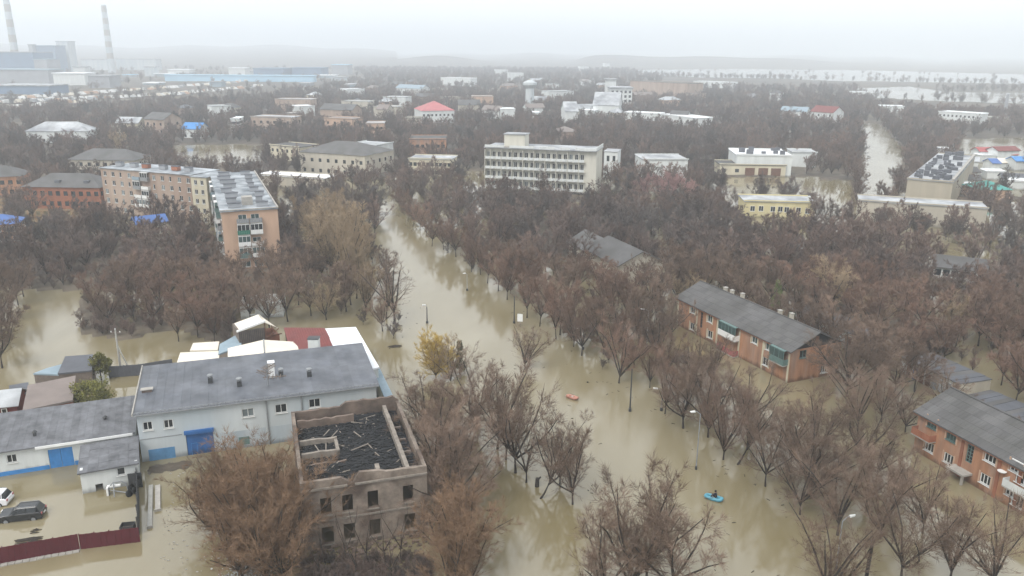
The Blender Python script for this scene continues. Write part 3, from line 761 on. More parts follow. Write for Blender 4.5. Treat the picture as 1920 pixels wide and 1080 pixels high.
def panel_fence(name, label, pts, h, pw, m, group=None, z0=-1.0, post=None):
    """fence of separate sheet panels with posts along a polyline of ground points"""
    c = pts[0]; e = empty(name, label, 'fence', (c[0], c[1], 0), 0, group); pm = post or m
    for (a, b_) in zip(pts[:-1], pts[1:]):
        a2, b2 = np.array(a[:2]) - c[:2], np.array(b_[:2]) - c[:2]; L = np.hypot(*(b2 - a2)); n = max(1, round(L / pw)); rz = math.atan2(*(b2 - a2)[::-1]); w = L / n
        me = MB()
        k = max(3, int(w / .25))
        for i in range(k):
            x0, x1 = w * i / k + .01, w * (i + 1) / k - .01
            y = .0 if i % 2 else .028
            me.box(x0 - .012, x1 + .012, y - .02, y + .02, z0, h)
        me = me.mesh('panel', m); po = MB().box(-.05, .05, .06, .16, z0, h + .05).mesh('post', pm)
        for i in range(n):
            q = a2 + (b2 - a2) * i / n
            inst('panel', me, e, (q[0], q[1], random.uniform(-.03, .03)), rz); inst('post', po, e, (q[0], q[1], 0), rz)
    return e
panel_fence('sheet_fence', 'dark green-grey sheet fence running behind the workshop yard', [P(205, 708), P(262, 704), P(325, 694)], 1.9, 2.2, M['slatedk'])
f1, f2, f3 = P(-40, 1066), P(150, 1031), P(263, 1016)
panel_fence('maroon_fence', 'maroon corrugated steel fence along the front of the flooded yard', [f1, f2], 1.9, 2.4, M['maroon'], z0=.12)
panel_fence('maroon_gate', 'maroon steel sliding gate section at the right end of the yard fence', [f2 + np.array([.04, .1, 0]), f3], 1.75, 1.45, M['maroon'], z0=-.5)
pl = MB(); dv = (f2 - f1); Lf = np.hypot(dv[0], dv[1]); rzf = math.atan2(dv[1], dv[0])
plinth = empty('fence_plinth', 'pale crumbling concrete footing under the maroon fence', 'wall', (f1[0], f1[1], 0), rzf)
for i in range(14): a = Lf * i / 14; MB().box(a + .03, a + Lf / 14 - .03, -.42 - random.uniform(0, .08), .2, -1, .10 + random.uniform(-.03, .03)).build('block', M['concrete'], plinth)
panel_fence('side_fence', 'thin dark fence separating the yard from the lane', [P(262, 1003), P(261, 935), P(257, 880)], 2.2, 2.4, M['darksteel'])

# ------------------------------------------------------------------ the burnt-out roofless house
RH = 8.0
A_, B_ = P(562, 908, RH), P(800, 873, RH)
ru = Bld('burnt_house', 'roofless burnt-out brick house with charred floor and broken walls', 'ruin', A_, B_, 17.5, margin=.5, clear=1)
WT = .4
rr = random.Random(3)
def ragged(base, amp, seed, dips=()):
    q = random.Random(seed); v = [q.uniform(-1, 1) for _ in range(60)]
    def f(s):
        i = int(max(0, s / .7)) % 59; h = base + amp * v[i]
        for (a, b__, dz) in dips:
            if a < s < b__: h += dz
        return h
    return f
Lr, Dr = ru.L, ru.D
wn_ = []
for px in (611, 652, 700, 766):
    s, z = on_front(ru, px, 945); wn_.append((s - .55, 4.0, 1.1, 2.0))
    s, z = on_front(ru, px + 4, 1002); wn_.append((s - .6, .6, 1.2, 2.0))
fw = MB(); ru.wall('front', fw, -1, RH, wn_, WT, ragged(RH, .07, 5, [(Lr * .36, Lr * .42, -.7), (Lr * .42, Lr * .63, .3)]), .7)
ru.part('front_wall', fw, M['ruin'])
fw = MB(); ru.wall('left', fw, -1, RH, [(2 + i * 3.2, z, 1.1, 1.9) for i in range(5) for z in (.6, 4.0)], WT, ragged(RH, .07, 6), .7); ru.part('side_wall', fw, M['ruin'])
fw = MB(); ru.wall('right', fw, -1, RH, [(2 + i * 3.2, z, 1.1, 1.9) for i in range(5) for z in (.6, 4.0)], WT, ragged(RH, .06, 7), .7); ru.part('side_wall', fw, M['ruin'])
fw = MB(); ru.wall('back', fw, -1, RH - .2, (), WT, ragged(RH + .1, .1, 8, [(Lr * .0, Lr * .55, .5)]), .7); ru.part('back_wall', fw, M['brick'])
FZ = 6.75
ru.part('floor', MB().box(WT + .01, Lr - WT - .01, WT + .01, Dr - WT - .01, FZ - .3, FZ), M['char'])
# cornice bands and window heads on the front
for (a, z, w, h) in wn_:
    ru.part('window_sill', MB().box(a - .1, a + w + .1, -.12, -.003, z - .14, z), M['ruintop'])
ru.part('cornice', MB().box(0, Lr * .36, -.22, -.003, RH - .95, RH - .75).box(Lr * .42, Lr, -.22, -.003, RH - .95, RH - .75), M['ruintop'])
ru.part('string_course', MB().box(0, Lr, -.1, -.003, 3.3, 3.5), M['ruintop'])
# inner walls left standing
def inner(x0, y0, x1, y1, h, seed, name='partition_wall', t=.45, m='ruintop'):
    d_ = np.array([x1 - x0, y1 - y0]); L_ = np.hypot(*d_); d_ = d_ / L_; mb = MB()
    wall_mesh(mb, (x0, y0), tuple(d_), (-d_[1], d_[0]), 0, L_, FZ + .004, h, (), t, ragged(h, .1, seed), .6)
    return ru.part(name, mb, M[m])
lx, ly, _ = to_local(ru, P(530, 858, RH)); 
inner(.57, Dr * .40, Lr * .36, Dr * .40, 7.6, 11, t=.35); inner(.57, Dr * .58, Lr * .36, Dr * .58, 7.6, 12, t=.35); inner(Lr * .36, Dr * .40, Lr * .36, Dr * .60, 7.5, 13, t=.35)
inner(.57, Dr * .30, Lr * .40, Dr * .30, 7.1, 14, m='brick', t=.3); inner(.57, Dr * .84, Lr * .55, Dr * .84, 7.9, 15, m='brick', t=.35)
inner(Lr * .87, .6, Lr * .87, Dr * .95, 7.8, 16)
inner(Lr * .63, .57, Lr * .63, Dr * .09, 8.2, 18)
for i in range(15):
    y = 1.2 + i * (Dr - 2.6) / 14
    if rr.random() < .85:
        j = ru.part('charred_joist', MB().box(0, Lr * .13 - .9, -.09, .09, 0, .2), M['charbit'] if i % 3 else M['woodgrey'], loc=(Lr * .87 + .02, y, 7.35 + rr.uniform(-.2, .15))); j.rotation_euler = (0, rr.uniform(-.06, .06), 0)
deb = MB()
for i in range(2600):
    x, y = rr.uniform(.8, Lr * .86), rr.uniform(.8, Dr - .9); L_ = rr.choice([.15, .25, .5, 1.0, 1.9]); a = rr.gauss(.1, .5) if L_ > .4 else rr.uniform(0, 3.14); c, s = math.cos(a), math.sin(a); w = rr.uniform(.04, .12); z = FZ + .004 + rr.uniform(0, .18); t = rr.uniform(-.12, .12)
    pts = []
    for zz in (z, z + w):
        for (u, v) in ((-L_ / 2, -w), (L_ / 2, -w), (L_ / 2, w), (-L_ / 2, w)): pts.append((x + u * c - v * s, y + u * s + v * c, zz + t * u / max(L_, .1) * .5 + .06))
    deb.hexa(pts)
rb2 = MB()
for i in range(420):
    x, y = rr.choice([rr.uniform(.6, Lr * .86), .6 + rr.random() ** 2 * 2.2]), rr.choice([rr.uniform(.6, Dr - .7), .6 + rr.random() ** 2 * 2]); w = rr.uniform(.06, .24); z = FZ + rr.uniform(0, .2); rb2.hexa([(x + rr.uniform(-w, w) * .3 + a * w, y + b__ * w * .7, z + c_ * w * .6) for c_ in (0, 1) for (a, b__) in ((0, 0), (1, .15), (1.1, 1), (.1, .9))])
for i in range(26):
    x, y, a = rr.uniform(1, Lr * .8), rr.uniform(1, Dr - 1.5), rr.uniform(0, 3.14); ln = rr.uniform(1, 3); rb2.tube((x, y, FZ + .15), (x + ln * math.cos(a), y + ln * math.sin(a), FZ + rr.uniform(.2, .6)), .07, n=4)
tag(ru.part('fallen_rubble', rb2, M['ruintop']), kind='stuff')
tag(ru.part('charred_debris', deb, M['charbit']), kind='stuff')
rub = MB()
for i in range(500):
    x, y = rr.uniform(-1.5, Lr + 1), rr.uniform(-3.2, -.3); w = rr.uniform(.08, .35); z = -.25 + max(0, 1.1 + y * .35) * rr.uniform(0, .9); rub.hexa([(x + rr.uniform(-w, w) * .3 + a * w, y + b__ * w, z + c_ * w * .7) for c_ in (0, 1) for (a, b__) in ((0, 0), (1, .2), (1.1, 1), (.1, .9))])
o = rub.build('brick_rubble', M['brick'], None); o.location = ru.e.location; o.rotation_euler = ru.e.rotation_euler; tag(o, kind='stuff')

# ------------------------------------------------------------------ orange two-storey houses on the right
def orange_house(name, label, A, B, depth, eave, rise):
    b = Bld(name, label, 'house', A, B, depth, margin=1.5, clear=17)
    return b
def sheet_roof(b, h, rise, ov=.5, m='slate', nx=None, ny=5):
    r = b.part('roof', gable(b, h, rise, ov), M[m])
    L, D = b.L + 2 * ov, b.D; k = rise / (D / 2); run = D / 2 + ov; nx = nx or int(L / 1.12); w = L / nx
    for sgn in (0, 1):
        for j in range(ny):
            u0, u1 = run * j / ny, run * (j + 1) / ny + .08
            if j == ny - 1: u1 = run - .02
            z0, z1 = h - ov * k + u0 * k, h - ov * k + u1 * k; y0, y1 = -ov + u0 - .02 * (j == 0), -ov + u1
            if sgn: y0, y1 = D - y0, D - y1
            key = MB()
            kk = 4
            for i in range(kk):
                x0, x1 = w * i / kk, w * (i + 1) / kk; zz = .012 if i % 2 else .03
                key.hexa([(x0, y0, z0 + .006), (x1, y0, z0 + .006), (x1, y1, z1 + .004), (x0, y1, z1 + .004), (x0, y0, z0 + .03 + zz), (x1, y0, z0 + .03 + zz), (x1, y1, z1 + .004 + zz), (x0, y1, z1 + .004 + zz)])
            me = key.mesh('roof_sheet', M[m])
            for i in range(nx): inst('roof_sheet', me, r, (-ov + i * w, 0, 0))
    MB().tube((-ov, D / 2, h + rise + .05), (b.L + ov, D / 2, h + rise + .05), .12, n=6).build('ridge_cap', M[m], r)
    return r
def balcony(b, k, a, z, w, out=1.1, h=1.0, m='concrete', pm='whitepaint', glazed=None, top=None, slats=True):
    """slab, parapet boards and, when glazed, frames above"""
    o, dr, nn, L = b.side(k); rz = math.atan2(dr[1], dr[0])
    f = MB().box(0, w, -out, -.003, -.15, 0).build('balcony', M[m], b.e, (o[0] + dr[0] * a, o[1] + dr[1] * a, z)); f.rotation_euler[2] = rz
    n_ = max(3, int(w / .35))
    me = MB().box(0, w / n_ - .02, -out, -out + .04, .02, h).mesh('parapet_board', M[pm])
    for i in range(n_): inst('parapet_board', me, f, (w * i / n_, 0, 0))
    MB().box(0, .04, -out + .05, -.05, .02, h).box(w - .04, w, -out + .05, -.05, .02, h).build('parapet_side', M[pm], f)
    if glazed:
        zt = top or 2.3; g = MB(); n_ = max(2, int(w / .9))
        for i in range(n_ + 1): c = (w - .08) * i / n_; g.box(c, c + .08, -out, -out + .08, h + .01, zt)
        g.box(0, w, -out - .01, -out + .09, zt + .01, zt + .1); g.box(0, w, -out - .02, 0 - .01, zt + .11, zt + .17); g.build('glazing_frame', M[glazed[0]], f)
        MB().box(.05, w - .05, -out + .03, -out + .05, h + .02, zt).build('pane', M[glazed[1]], f)
    return f
hI = orange_house('orange_house', 'two-storey orange house with a long grey roof, gable end towards the camera', P(1272, 556, 5.6), P(1484, 656, 5.6), 10.3, 5.6, 2.4)
EH = 5.6
w1 = put_windows(hI, 'front', [(1299, 580), (1331, 597), (1441, 649), (1415, 636)], 1.35, 1.45, mull=1, gm='glassteal', inset=.08)
w1 += put_windows(hI, 'front', [(1298, 612), (1331, 627), (1435, 678)], 1.35, 1.35, mull=1, inset=.08)
w2 = put_windows(hI, 'front', [(1315, 600)], .7, 3.0, mull=0, bars=4, fm='framewood', sill=False)
w3 = put_windows(hI, 'right', [(1506, 664)], 1.4, 1.3, mull=1, fm='frameblue'); w3 += put_windows(hI, 'right', [(1545, 692)], 1.4, 1.3, mull=2)
mb = MB(); hI.wall('front', mb, -1.2, EH - .1, w1 + w2); hI.wall('right', mb, -1.2, EH - .1, w3); hI.wall('left', mb, -1.2, EH - .1); hI.wall('back', mb, -1.2, EH - .1)
hI.part('wall', mb, M['orange']); hI.part('gable_wall', gable_ends(hI, EH - .1, 2.4), M['gableblack'])
sheet_roof(hI, EH, 2.4)
hI.part('eave_board', MB().box(-.4, hI.L + .4, -.42, -.36, EH - .55, EH - .36), M['orangedim'])
for (a, z, w, h) in w1:
    for x0, x1 in ((a - .28, a - .01), (a + w + .01, a + w + .28)): hI.part('window_surround', MB().box(x0, x1, -.05, -.004, max(.02, z - .25), z + h + .2), M['cream'])
for i in range(6): hI.part('pilaster', MB().box(.05 + i * (hI.L - .5) / 5, .4 + i * (hI.L - .5) / 5, -.08, -.003, -1, EH - .45), M['cream'])
s0, z = on_front(hI, 1356, 612); balcony(hI, 'front', s0, 2.9, 4.6, glazed=('frameblue', 'glassteal')); balcony(hI, 'front', s0, .15, 4.6, pm='brightred')
s0, z = on_front(hI, 1452, 660); balcony(hI, 'front', min(s0, hI.L - 3.4), 2.9, 3.3, glazed=('frameblue', 'glassteal'), pm='frameblue')
balcony(hI, 'left', hI.D * .45, 2.9, 4.6, glazed=('frameblue', 'glass'), pm='whitepaint'); balcony(hI, 'left', hI.D * .45, .1, 4.6)
for px, py in ((1357, 547), (1372, 552), (1392, 558), (1462, 590), (1484, 596)):
    q = to_local(hI, P(px, py, 7.6)); c_ = hI.part('chimney', MB().box(q[0] - .28, q[0] + .28, max(q[1], 6) - .28, max(q[1], 6) + .28, 6.6, 8.35), M['beigewall']); MB().box(q[0] - .35, q[0] + .35, max(q[1], 6) - .35, max(q[1], 6) + .35, 8.35, 8.45).build('chimney_cap', M['concrete'], c_)
hI.part('attic_hatch', MB().box(hI.L, hI.L + .03, 4.7, 5.4, 6.2, 7.2), M['framewood'])
A_, B_ = P(1724, 770, 5.6), P(1920, 875, 5.6); B_ = A_ + (B_ - A_) / np.hypot(*(B_ - A_)[:2]) * 32
hJ = orange_house('orange_house', 'two-storey bright orange house with a grey roof at the right edge, white framed windows', A_, B_, 10.3, 5.6, 2.4)
w1 = put_windows(hJ, 'front', [(1748, 793), (1784, 817)], 1.5, 1.45, mull=2, gm='glassteal', fm='frameblue', inset=.08)
w1 += put_windows(hJ, 'front', [(1857, 857), (1906, 876)], 1.6, 1.45, mull=2, fw=.11, inset=.08)
w1 += put_windows(hJ, 'front', [(1742, 838), (1778, 860), (1847, 899), (1896, 922)], 1.45, 1.3, mull=2, fw=.11, inset=.08)
w2 = put_windows(hJ, 'front', [(1819, 846)], .95, 3.1, mull=1, bars=6, fm='frameblue', sill=False)
for i in range(4):
    a = 14.5 + i * 4.2
    if a < hJ.L - 2:
        for z in (.55, 3.4): hJ.window('front', a, z, 1.5, 1.4, mull=2); w1.append((a, z, 1.5, 1.4))
mb = MB(); hJ.wall('front', mb, -1.2, EH - .1, w1 + w2)
for q in ('right', 'left', 'back'): hJ.wall(q, mb, -1.2, EH - .1)
hJ.part('wall', mb, M['orange']); hJ.part('gable_wall', gable_ends(hJ, EH - .1, 2.4), M['gableblack'])
sheet_roof(hJ, EH, 2.4)
for (a, z, w, h) in w1[:8]:
    for x0, x1 in ((a - .2, a - .01), (a + w + .01, a + w + .2)): hJ.part('window_surround', MB().box(x0, x1, -.05, -.004, max(.02, z - .2), z + h + .15), M['tanend'])
hJ.part('eave_board', MB().box(-.4, hJ.L + .4, -.42, -.36, EH - .55, EH - .36), M['orangedim'])
balcony(hJ, 'front', .25, 2.75, 3.0, pm='orangedim', h=.9)
s, z = on_front(hJ, 1895, 890); balcony(hJ, 'front', s, 2.75, 3.2, pm='white', h=.9)
s, z = on_front(hJ, 1808, 874)
cn = hJ.part('porch_roof', MB().box(s - 1.3, s + 1.3, -1.5, -.003, 1.15, 1.4), M['concrete'])
MB().box(s - 1.2, s - .95, -1.4, -1.15, -1, 1.15).box(s + .95, s + 1.2, -1.4, -1.15, -1, 1.15).build('porch_pier', M['concrete'], cn)
for px in (1876, 1919, 1800):
    s, _ = on_front(hJ, px, 865); hJ.part('pilaster', MB().box(s - .2, s + .2, -.1, -.003, -1, EH - .45), M['orangedim'])
s, z = on_front(hJ, 1883, 884); hJ.part('satellite_dish', MB().lathe((s, -.35, z), [(.05, -.05), (.4, .0), (.5, .12)], 12), M['whitepaint'])

# ------------------------------------------------------------------ five-storey block of two wings
AH = 14.2
end_A = P(415, 398, AH); ang = R(22)
end_B = end_A + np.array([math.cos(ang) * 12.4, math.sin(ang) * 12.4, 0])
ap = Bld('apartment_block', 'five-storey apartment wing with pinkish end wall, stacked balconies and a bleached flat roof', 'apartment block', end_A, end_B, 62, clear=6)
fh = 2.75
hl = []
for fl in range(5):
    z = .75 + fl * fh
    for a in (3.5, 6.3): 
        ap.window('front', a, z + .1, 1.9, 1.5, mull=1, gm='glassteal', inset=.1); hl.append((a, z + .1, 1.9, 1.5))
lh = []
for fl in range(5):
    z = .75 + fl * fh
    for i in range(15):
        a = 2 + i * 4.0
        ap.window('left', a, z + .1, 1.6, 1.5, mull=1, inset=.1); lh.append((a, z + .1, 1.6, 1.5))
mb = MB(); ap.wall('front', mb, -1, AH, hl); ap.part('end_wall', mb, M['tanend'])
mb = MB(); ap.wall('left', mb, -1, AH, lh); ap.wall('right', mb, -1, AH); ap.wall('back', mb, -1, AH); ap.part('wall', mb, M['tan'])
for fl in range(1, 5):
    z = .55 + fl * fh
    pm, gl_ = [('frameblue', ('frame', 'glassteal')), ('whitepaint', ('frame', 'glassteal')), ('green', ('frame', 'glass')), ('steel', None)][fl - 1]
    balcony(ap, 'front', 3.1, z, 2.7, out=1.0, h=1.0, pm=pm, glazed=gl_, top=2.3); balcony(ap, 'front', 6.0, z, 2.7, out=1.0, h=1.0, pm=['whitepaint', 'frame', 'frame', 'steel'][fl - 1], glazed=gl_ if fl != 2 else None, top=2.3)
    for i in range(7): balcony(ap, 'left', 3.5 + i * 8.2, z, 3.0, out=1.0, h=1.0, pm=random.choice(['whitepaint', 'steel', 'lblue', 'frameblue']), glazed=random.choice([None, ('frame', 'glass')]))
rf = ap.part('roof', MB().box(-.35, 12.55, -.35, 62.3, AH + .01, AH + .22), M['aptroof'])
for j in range(16):
    y0 = -.3 + j * 3.9; MB().box(-.3, 12.5, y0, y0 + 3.86, AH + .224, AH + .24 + .03 * (j % 2)).build('felt_sheet', M['aptroof'], rf)
ap.part('parapet', MB().box(12.3, 12.6, -.38, 62.3, AH + .3, AH + .55).box(-.38, 12.25, -.4, -.15, AH + .3, AH + .5), M['concrete'])
for j in range(8):
    y = 3 + j * 7.5
    for x, ln in ((random.uniform(1.2, 2.2), random.uniform(2.2, 3.8)), (random.uniform(7.8, 9), random.uniform(1.4, 2.6))):
        v = ap.part('vent_block', MB().box(x, x + ln, y, y + .8, AH + .3, AH + 1.3), M['indgrey']); MB().box(x - .15, x + ln + .15, y - .12, y + .92, AH + 1.3, AH + 1.42).build('vent_cap', M['slatedk'], v)
ap.part('roof_hatch', MB().box(5, 7.4, 5.5, 8, AH + .3, AH + 2.2), M['concrete'])
A_, B_ = P(188, 315, AH), P(356, 329, AH)
a2 = Bld('apartment_block', 'tan five-storey apartment wing facing the camera, joined behind the bleached roof', 'apartment block', A_, B_, 12, clear=8)
hl = []
nb = int(a2.L / 3.1)
for fl in range(5):
    for i in range(nb):
        a = 1.0 + i * (a2.L - 2.6) / (nb - 1)
        if 3 < i < 6: continue
        w = 1.3 if (i + fl) % 3 else .8
        a2.window('front', a, .85 + fl * fh, w, 1.5, mull=1 if w > 1 else 0, inset=.1, gm=random.choice(['glass', 'glass', 'glasslt'])); hl.append((a, .85 + fl * fh, w, 1.5))
mb = MB(); a2.wall('front', mb, -1, AH, hl)
for q in ('left', 'right', 'back'): a2.wall(q, mb, -1, AH)
a2.part('wall', mb, M['tan']); a2.part('roof', MB().box(-.3, a2.L + .3, -.35, 12.3, AH + .01, AH + .2), M['aptroof'])
xb = 1.0 + 4 * (a2.L - 2.6) / (nb - 1)
for fl in range(1, 5):
    balcony(a2, 'front', xb - .6, .6 + fl * fh, 2.9, out=1.0, pm=['whitepaint', 'frame', 'steel', 'lblue'][fl - 1], glazed=[('frame', 'glasslt'), None, ('frame', 'glass'), None][fl - 1]); balcony(a2, 'front', xb + 2.7, .6 + fl * fh, 2.9, out=1.0, pm=['frame', 'whitepaint', 'frame', 'steel'][fl - 1], glazed=[('frame', 'glasslt'), ('frame', 'glass'), None, ('frame', 'glass')][fl - 1])
for x in (2, 8, 13, 20, 25, 30):
    if x < a2.L - 3: v = a2.part('vent_block', MB().box(x, x + 2.4, 4, 5.4, AH + .3, AH + 1.5), M['orangedim'] if x % 2 else M['indgrey']); MB().box(x - .1, x + 2.5, 3.9, 5.5, AH + 1.5, AH + 1.62).build('vent_cap', M['slatedk'], v)
# link piece between the wings
A_, B_ = P(357, 331, AH), P(386, 333, AH)
a3 = Bld('apartment_block', 'short recessed stair section of the apartment block between its two wings', 'apartment block', A_, B_, 11)
hl = []
for fl in range(5):
    for a in (1.0, a3.L - 2.2): a3.window('front', a, .85 + fl * fh, 1.1, 1.4, mull=1); hl.append((a, .85 + fl * fh, 1.1, 1.4))
a3.walls(-1, AH - .1, M['cream'], {'front': hl}); a3.part('roof', MB().box(-.2, a3.L + .2, -.3, 11.2, AH - .05, AH + .12), M['aptroof'])

# ------------------------------------------------------------------ the white sanatorium with balconies
HH = 16.0
ho = Bld('white_hotel', 'long off-white four-storey hotel with rows of balconies and a rooftop box', 'building', P(911, 275, HH), P(1119, 283, HH), 13, clear=13)
L_ = ho.L; nbay = 20; bw = L_ / nbay; sh = 3.55
hl = []; fmesh = None
for fl in range(4):
    z = 1.2 + fl * sh
    for i in range(nbay - 2):
        a = i * bw + bw * .18
        ho.window('front', a, z + .25, bw * .64, 2.3, mull=1, sill=False, inset=.25, gm=random.choice(['glass', 'glass', 'glasslt', 'glass']), fw=.12); hl.append((a, z + .25, bw * .64, 2.3))
mb = MB(); ho.wall('front', mb, -1, HH - .2, hl, .4)
for q in ('left', 'right', 'back'): ho.wall(q, mb, -1, HH - .2, (), .4)
ho.part('wall', mb, M['hotel'])
for fl in range(4):
    z = 1.2 + fl * sh
    ho.part('floor_slab', MB().box(-.1, L_ - 1.9 * bw, -1.3, -.004, z - .22, z), M['hotel'])
    for i in range(nbay - 2):
        w = bw - .12; b_ = MB().hexa([(0, -1.3, 0), (w * .5, -1.62, 0), (w * .5, -1.52, 0), (0.02, -1.2, 0), (0, -1.3, .95), (w * .5, -1.62, .95), (w * .5, -1.52, .95), (.02, -1.2, .95)]).hexa([(w * .5, -1.62, 0), (w, -1.3, 0), (w - .02, -1.2, 0), (w * .5, -1.52, 0), (w * .5, -1.62, .95), (w, -1.3, .95), (w - .02, -1.2, .95), (w * .5, -1.52, .95)])
        if fl == 0 and i == 0: bal_me = b_.mesh('balcony', M['white'])
        inst('balcony', bal_me, ho.e, (i * bw + .06, 0, z + .004))
        if i % 2 == 1 or i == 0:
            if fl == 0 and i == 0: div_me = MB().box(-.1, .1, -1.45, -.004, 0, sh - .23).mesh('balcony_divider', M['hotel'])
            inst('balcony_divider', div_me, ho.e, (i * bw if i else .0, 0, z + .002))
ho.part('roof', MB().box(-.3, L_ + .3, -1.5, 13.2, HH - .19, HH + .1), M['snowroof'])
pr = MB()
for i in range(22):
    a = i * L_ / 22
    if i not in (4, 10, 14, 17): pr.box(a, a + L_ / 22 - .05, -1.5, -1.3, HH + .1, HH + .95)
pr.box(L_ + .05, L_ + .28, -1.25, 13, HH + .1, HH + 1.3)
ho.part('parapet', pr, M['white'])
s0, _ = on_front(ho, 944, 268); s1, _ = on_front(ho, 983, 270)
pb = ho.part('roof_box', MB().box(s0, s1, 1.0, 7, HH + .11, HH + 4.6), M['hotel']); MB().box(s0 - .3, s1 + .3, .7, 7.3, HH + 4.6, HH + 4.9).build('roof_box_slab', M['snowroof'], pb)
MB().box(s0 - .8, s1 + .8, -1.2, .9, HH + .12, HH + .5).build('roof_box_step', M['concrete'], pb)
hx = Bld('white_annex', 'lower white annex at the right end of the hotel', 'building', P(1133, 284, 11), P(1158, 285, 11), 9, clear=6)
hl = hx.bay('front', [1, 3.4], 7, 1.3, 2.4, mull=0); hx.walls(-1, 11, M['white'], {'front': hl}); hx.part('roof', MB().box(-.2, hx.L + .2, -.3, 9.2, 11.01, 11.2), M['snowroof'])

# ------------------------------------------------------------------ buildings standing among the trees, out to the lake
PANE = {}
def house(label, x0, y0, x1, y1, h, depth, roof, wm, rm, floors=2, bays=0, rise=2.5, name='house', cat='house', group=None, clear=18, base=0, ww=1.4, wh=1.5, framed=False, dark='glass'):
    b = Bld(name, label, cat, P(x0, y0, h), P(x1, y1, h), depth, group, 2.5, clear * .42)
    fl_h = (h - .4) / max(1, floors); hl = {'front': [], 'left': [], 'right': []}
    if bays:
        for k in ('front', 'right' if x0 < 960 else 'left'):
            n_ = bays if k == 'front' else max(2, int(bays * depth / b.L)); LL = b.L if k == 'front' else depth
            for f in range(floors):
                for i in range(n_):
                    a = LL * (i + .5) / n_ - ww / 2; z = .9 + f * fl_h
                    if framed: b.window(k, a, z, ww, wh, mull=1, gm=dark, inset=.1); hl[k].append((a, z, ww, wh))
                    else:
                        key = (ww, wh, dark)
                        if key not in PANE: PANE[key] = MB().box(0, ww, .12, .16, 0, wh).mesh('window', M[dark])
                        o, dr, nn, _ = b.side(k); inst('window', PANE[key], b.e, (o[0] + dr[0] * a, o[1] + dr[1] * a, z), math.atan2(dr[1], dr[0])); hl[k].append((a, z, ww, wh))
    b.walls(-1.2, h - .02, M[wm], hl, t=.3)
    if roof == 'hip': b.part('roof', hip(b, h, rise), M[rm])
    elif roof == 'gable': b.part('roof', gable(b, h, rise, .5, .2), M[rm]); b.part('gable_wall', gable_ends(b, h - .1, rise), M[wm])
    else:
        b.part('roof', MB().box(-.25, b.L + .25, -.3, depth + .25, h, h + .25), M[rm])
        b.part('parapet', MB().box(-.28, b.L + .28, -.34, -.12, h + .252, h + .6), M[wm]); b.part('parapet', MB().box(-.28, b.L + .28, depth + .05, depth + .28, h + .252, h + .6), M[wm])
    return b
def roof_bits(b, h, n, m='slatedk', s=1.0, seed=1):
    q = random.Random(seed)
    for i in range(n): x, y = q.uniform(1, b.L - 2), q.uniform(1, b.D - 2); w = q.uniform(.5, 1.4) * s; b.part('roof_vent', MB().box(x, x + w, y, y + w * .8, h + .255, h + .255 + q.uniform(.5, 1.1) * s), M[m])
house('long white house with a pale hipped roof among bare trees, far left', 48, 246, 162, 246, 6.5, 15, 'hip', 'white', 'snowroof', 1, 9, rise=4.5, clear=50)
b = house('brick house with a grey hipped roof just left of the tan apartment wing', 42, 350, 186, 352, 7, 13, 'hip', 'orangedim', 'slate', 2, 10, rise=3.6, clear=22)
for x in (b.L * .42, b.L * .8): d = b.part('dormer', MB().box(x - .8, x + .8, 1.6, 4, 7.2, 8.9), M['slatedk'])
house('orange brick house with a grey hipped roof cut by the left edge', -70, 334, 41, 330, 7, 12, 'hip', 'orange', 'slate', 2, 7, rise=3.2, clear=25)
house('orange brick house with a bright blue tin roof at the left edge', -60, 424, 33, 419, 5.5, 8, 'hip', 'orange', 'blueroof', 2, 6, rise=2, framed=True, clear=22)
house('small cream outbuilding with a blue tin roof in the left wood', 256, 419, 312, 413, 4.2, 6, 'gable', 'beigewall', 'blueroof', 1, 4, rise=1.4, clear=18)
house('low house with a dull grey hipped roof behind the tan apartment wing', 128, 299, 250, 301, 6.5, 14, 'hip', 'beigewall', 'slate', 2, 8, rise=3.8, clear=25)
house('cottage with a pale blue roof and white gable', 341, 240, 374, 241, 6, 9, 'gable', 'white', 'gatelight', 1, 3, rise=3, clear=35)
house('large pale school with a grey hipped roof', 562, 284, 684, 292, 9, 22, 'hip', 'beigewall', 'slate', 2, 8, rise=4, clear=45, name='school', cat='school')
house('white flat roofed school wing at the right end of the grey roof', 684, 278, 737, 268, 9.5, 14, 'flat', 'white', 'snowroof', 2, 5, clear=45, name='school', cat='school')
house('cream low school wing at the left end of the grey roof', 506, 272, 561, 277, 7, 12, 'flat', 'cream', 'slate', 2, 6, clear=40, name='school', cat='school')
house('flat roofed rusty brick building behind pale tree trunks', 768, 262, 836, 262, 9, 18, 'flat', 'orange', 'slate', 2, 7, clear=30, name='brick_building', cat='building')
house('pale two-storey building half hidden by trunks left of the hotel', 766, 298, 846, 300, 7, 12, 'flat', 'cream', 'snowroof', 2, 10, clear=30, name='pale_building', cat='building')
house('white house with a faded pink hipped roof in the middle distance', 791, 208, 852, 207, 9, 26, 'hip', 'white', 'pinkroof', 2, 8, rise=6, clear=70)
house('low shed with a broken white roof above the left bank trees', 480, 328, 606, 336, 4, 9, 'flat', 'beigewall', 'whiteroof', 1, 0, clear=22, name='shed', cat='shed')
house('small pinkish house right of the school roofs', 686, 232, 719, 232, 8, 14, 'flat', 'tanend', 'snowroof', 2, 4, clear=40)
house('flat roofed white house on the road right of the hotel', 1206, 300, 1290, 300, 8, 16, 'flat', 'white', 'snowroof', 2, 0, clear=28)
bb = house('low white porch building with a teal window, in front of the flat roofed white house', 1204, 312, 1262, 312, 4, 7, 'gable', 'white', 'snowroof', 1, 0, rise=1.6, clear=20)
bb.window('front', bb.L * .45, 1.1, 5.0, 2.2, mull=2, gm='glassteal', inset=.1)
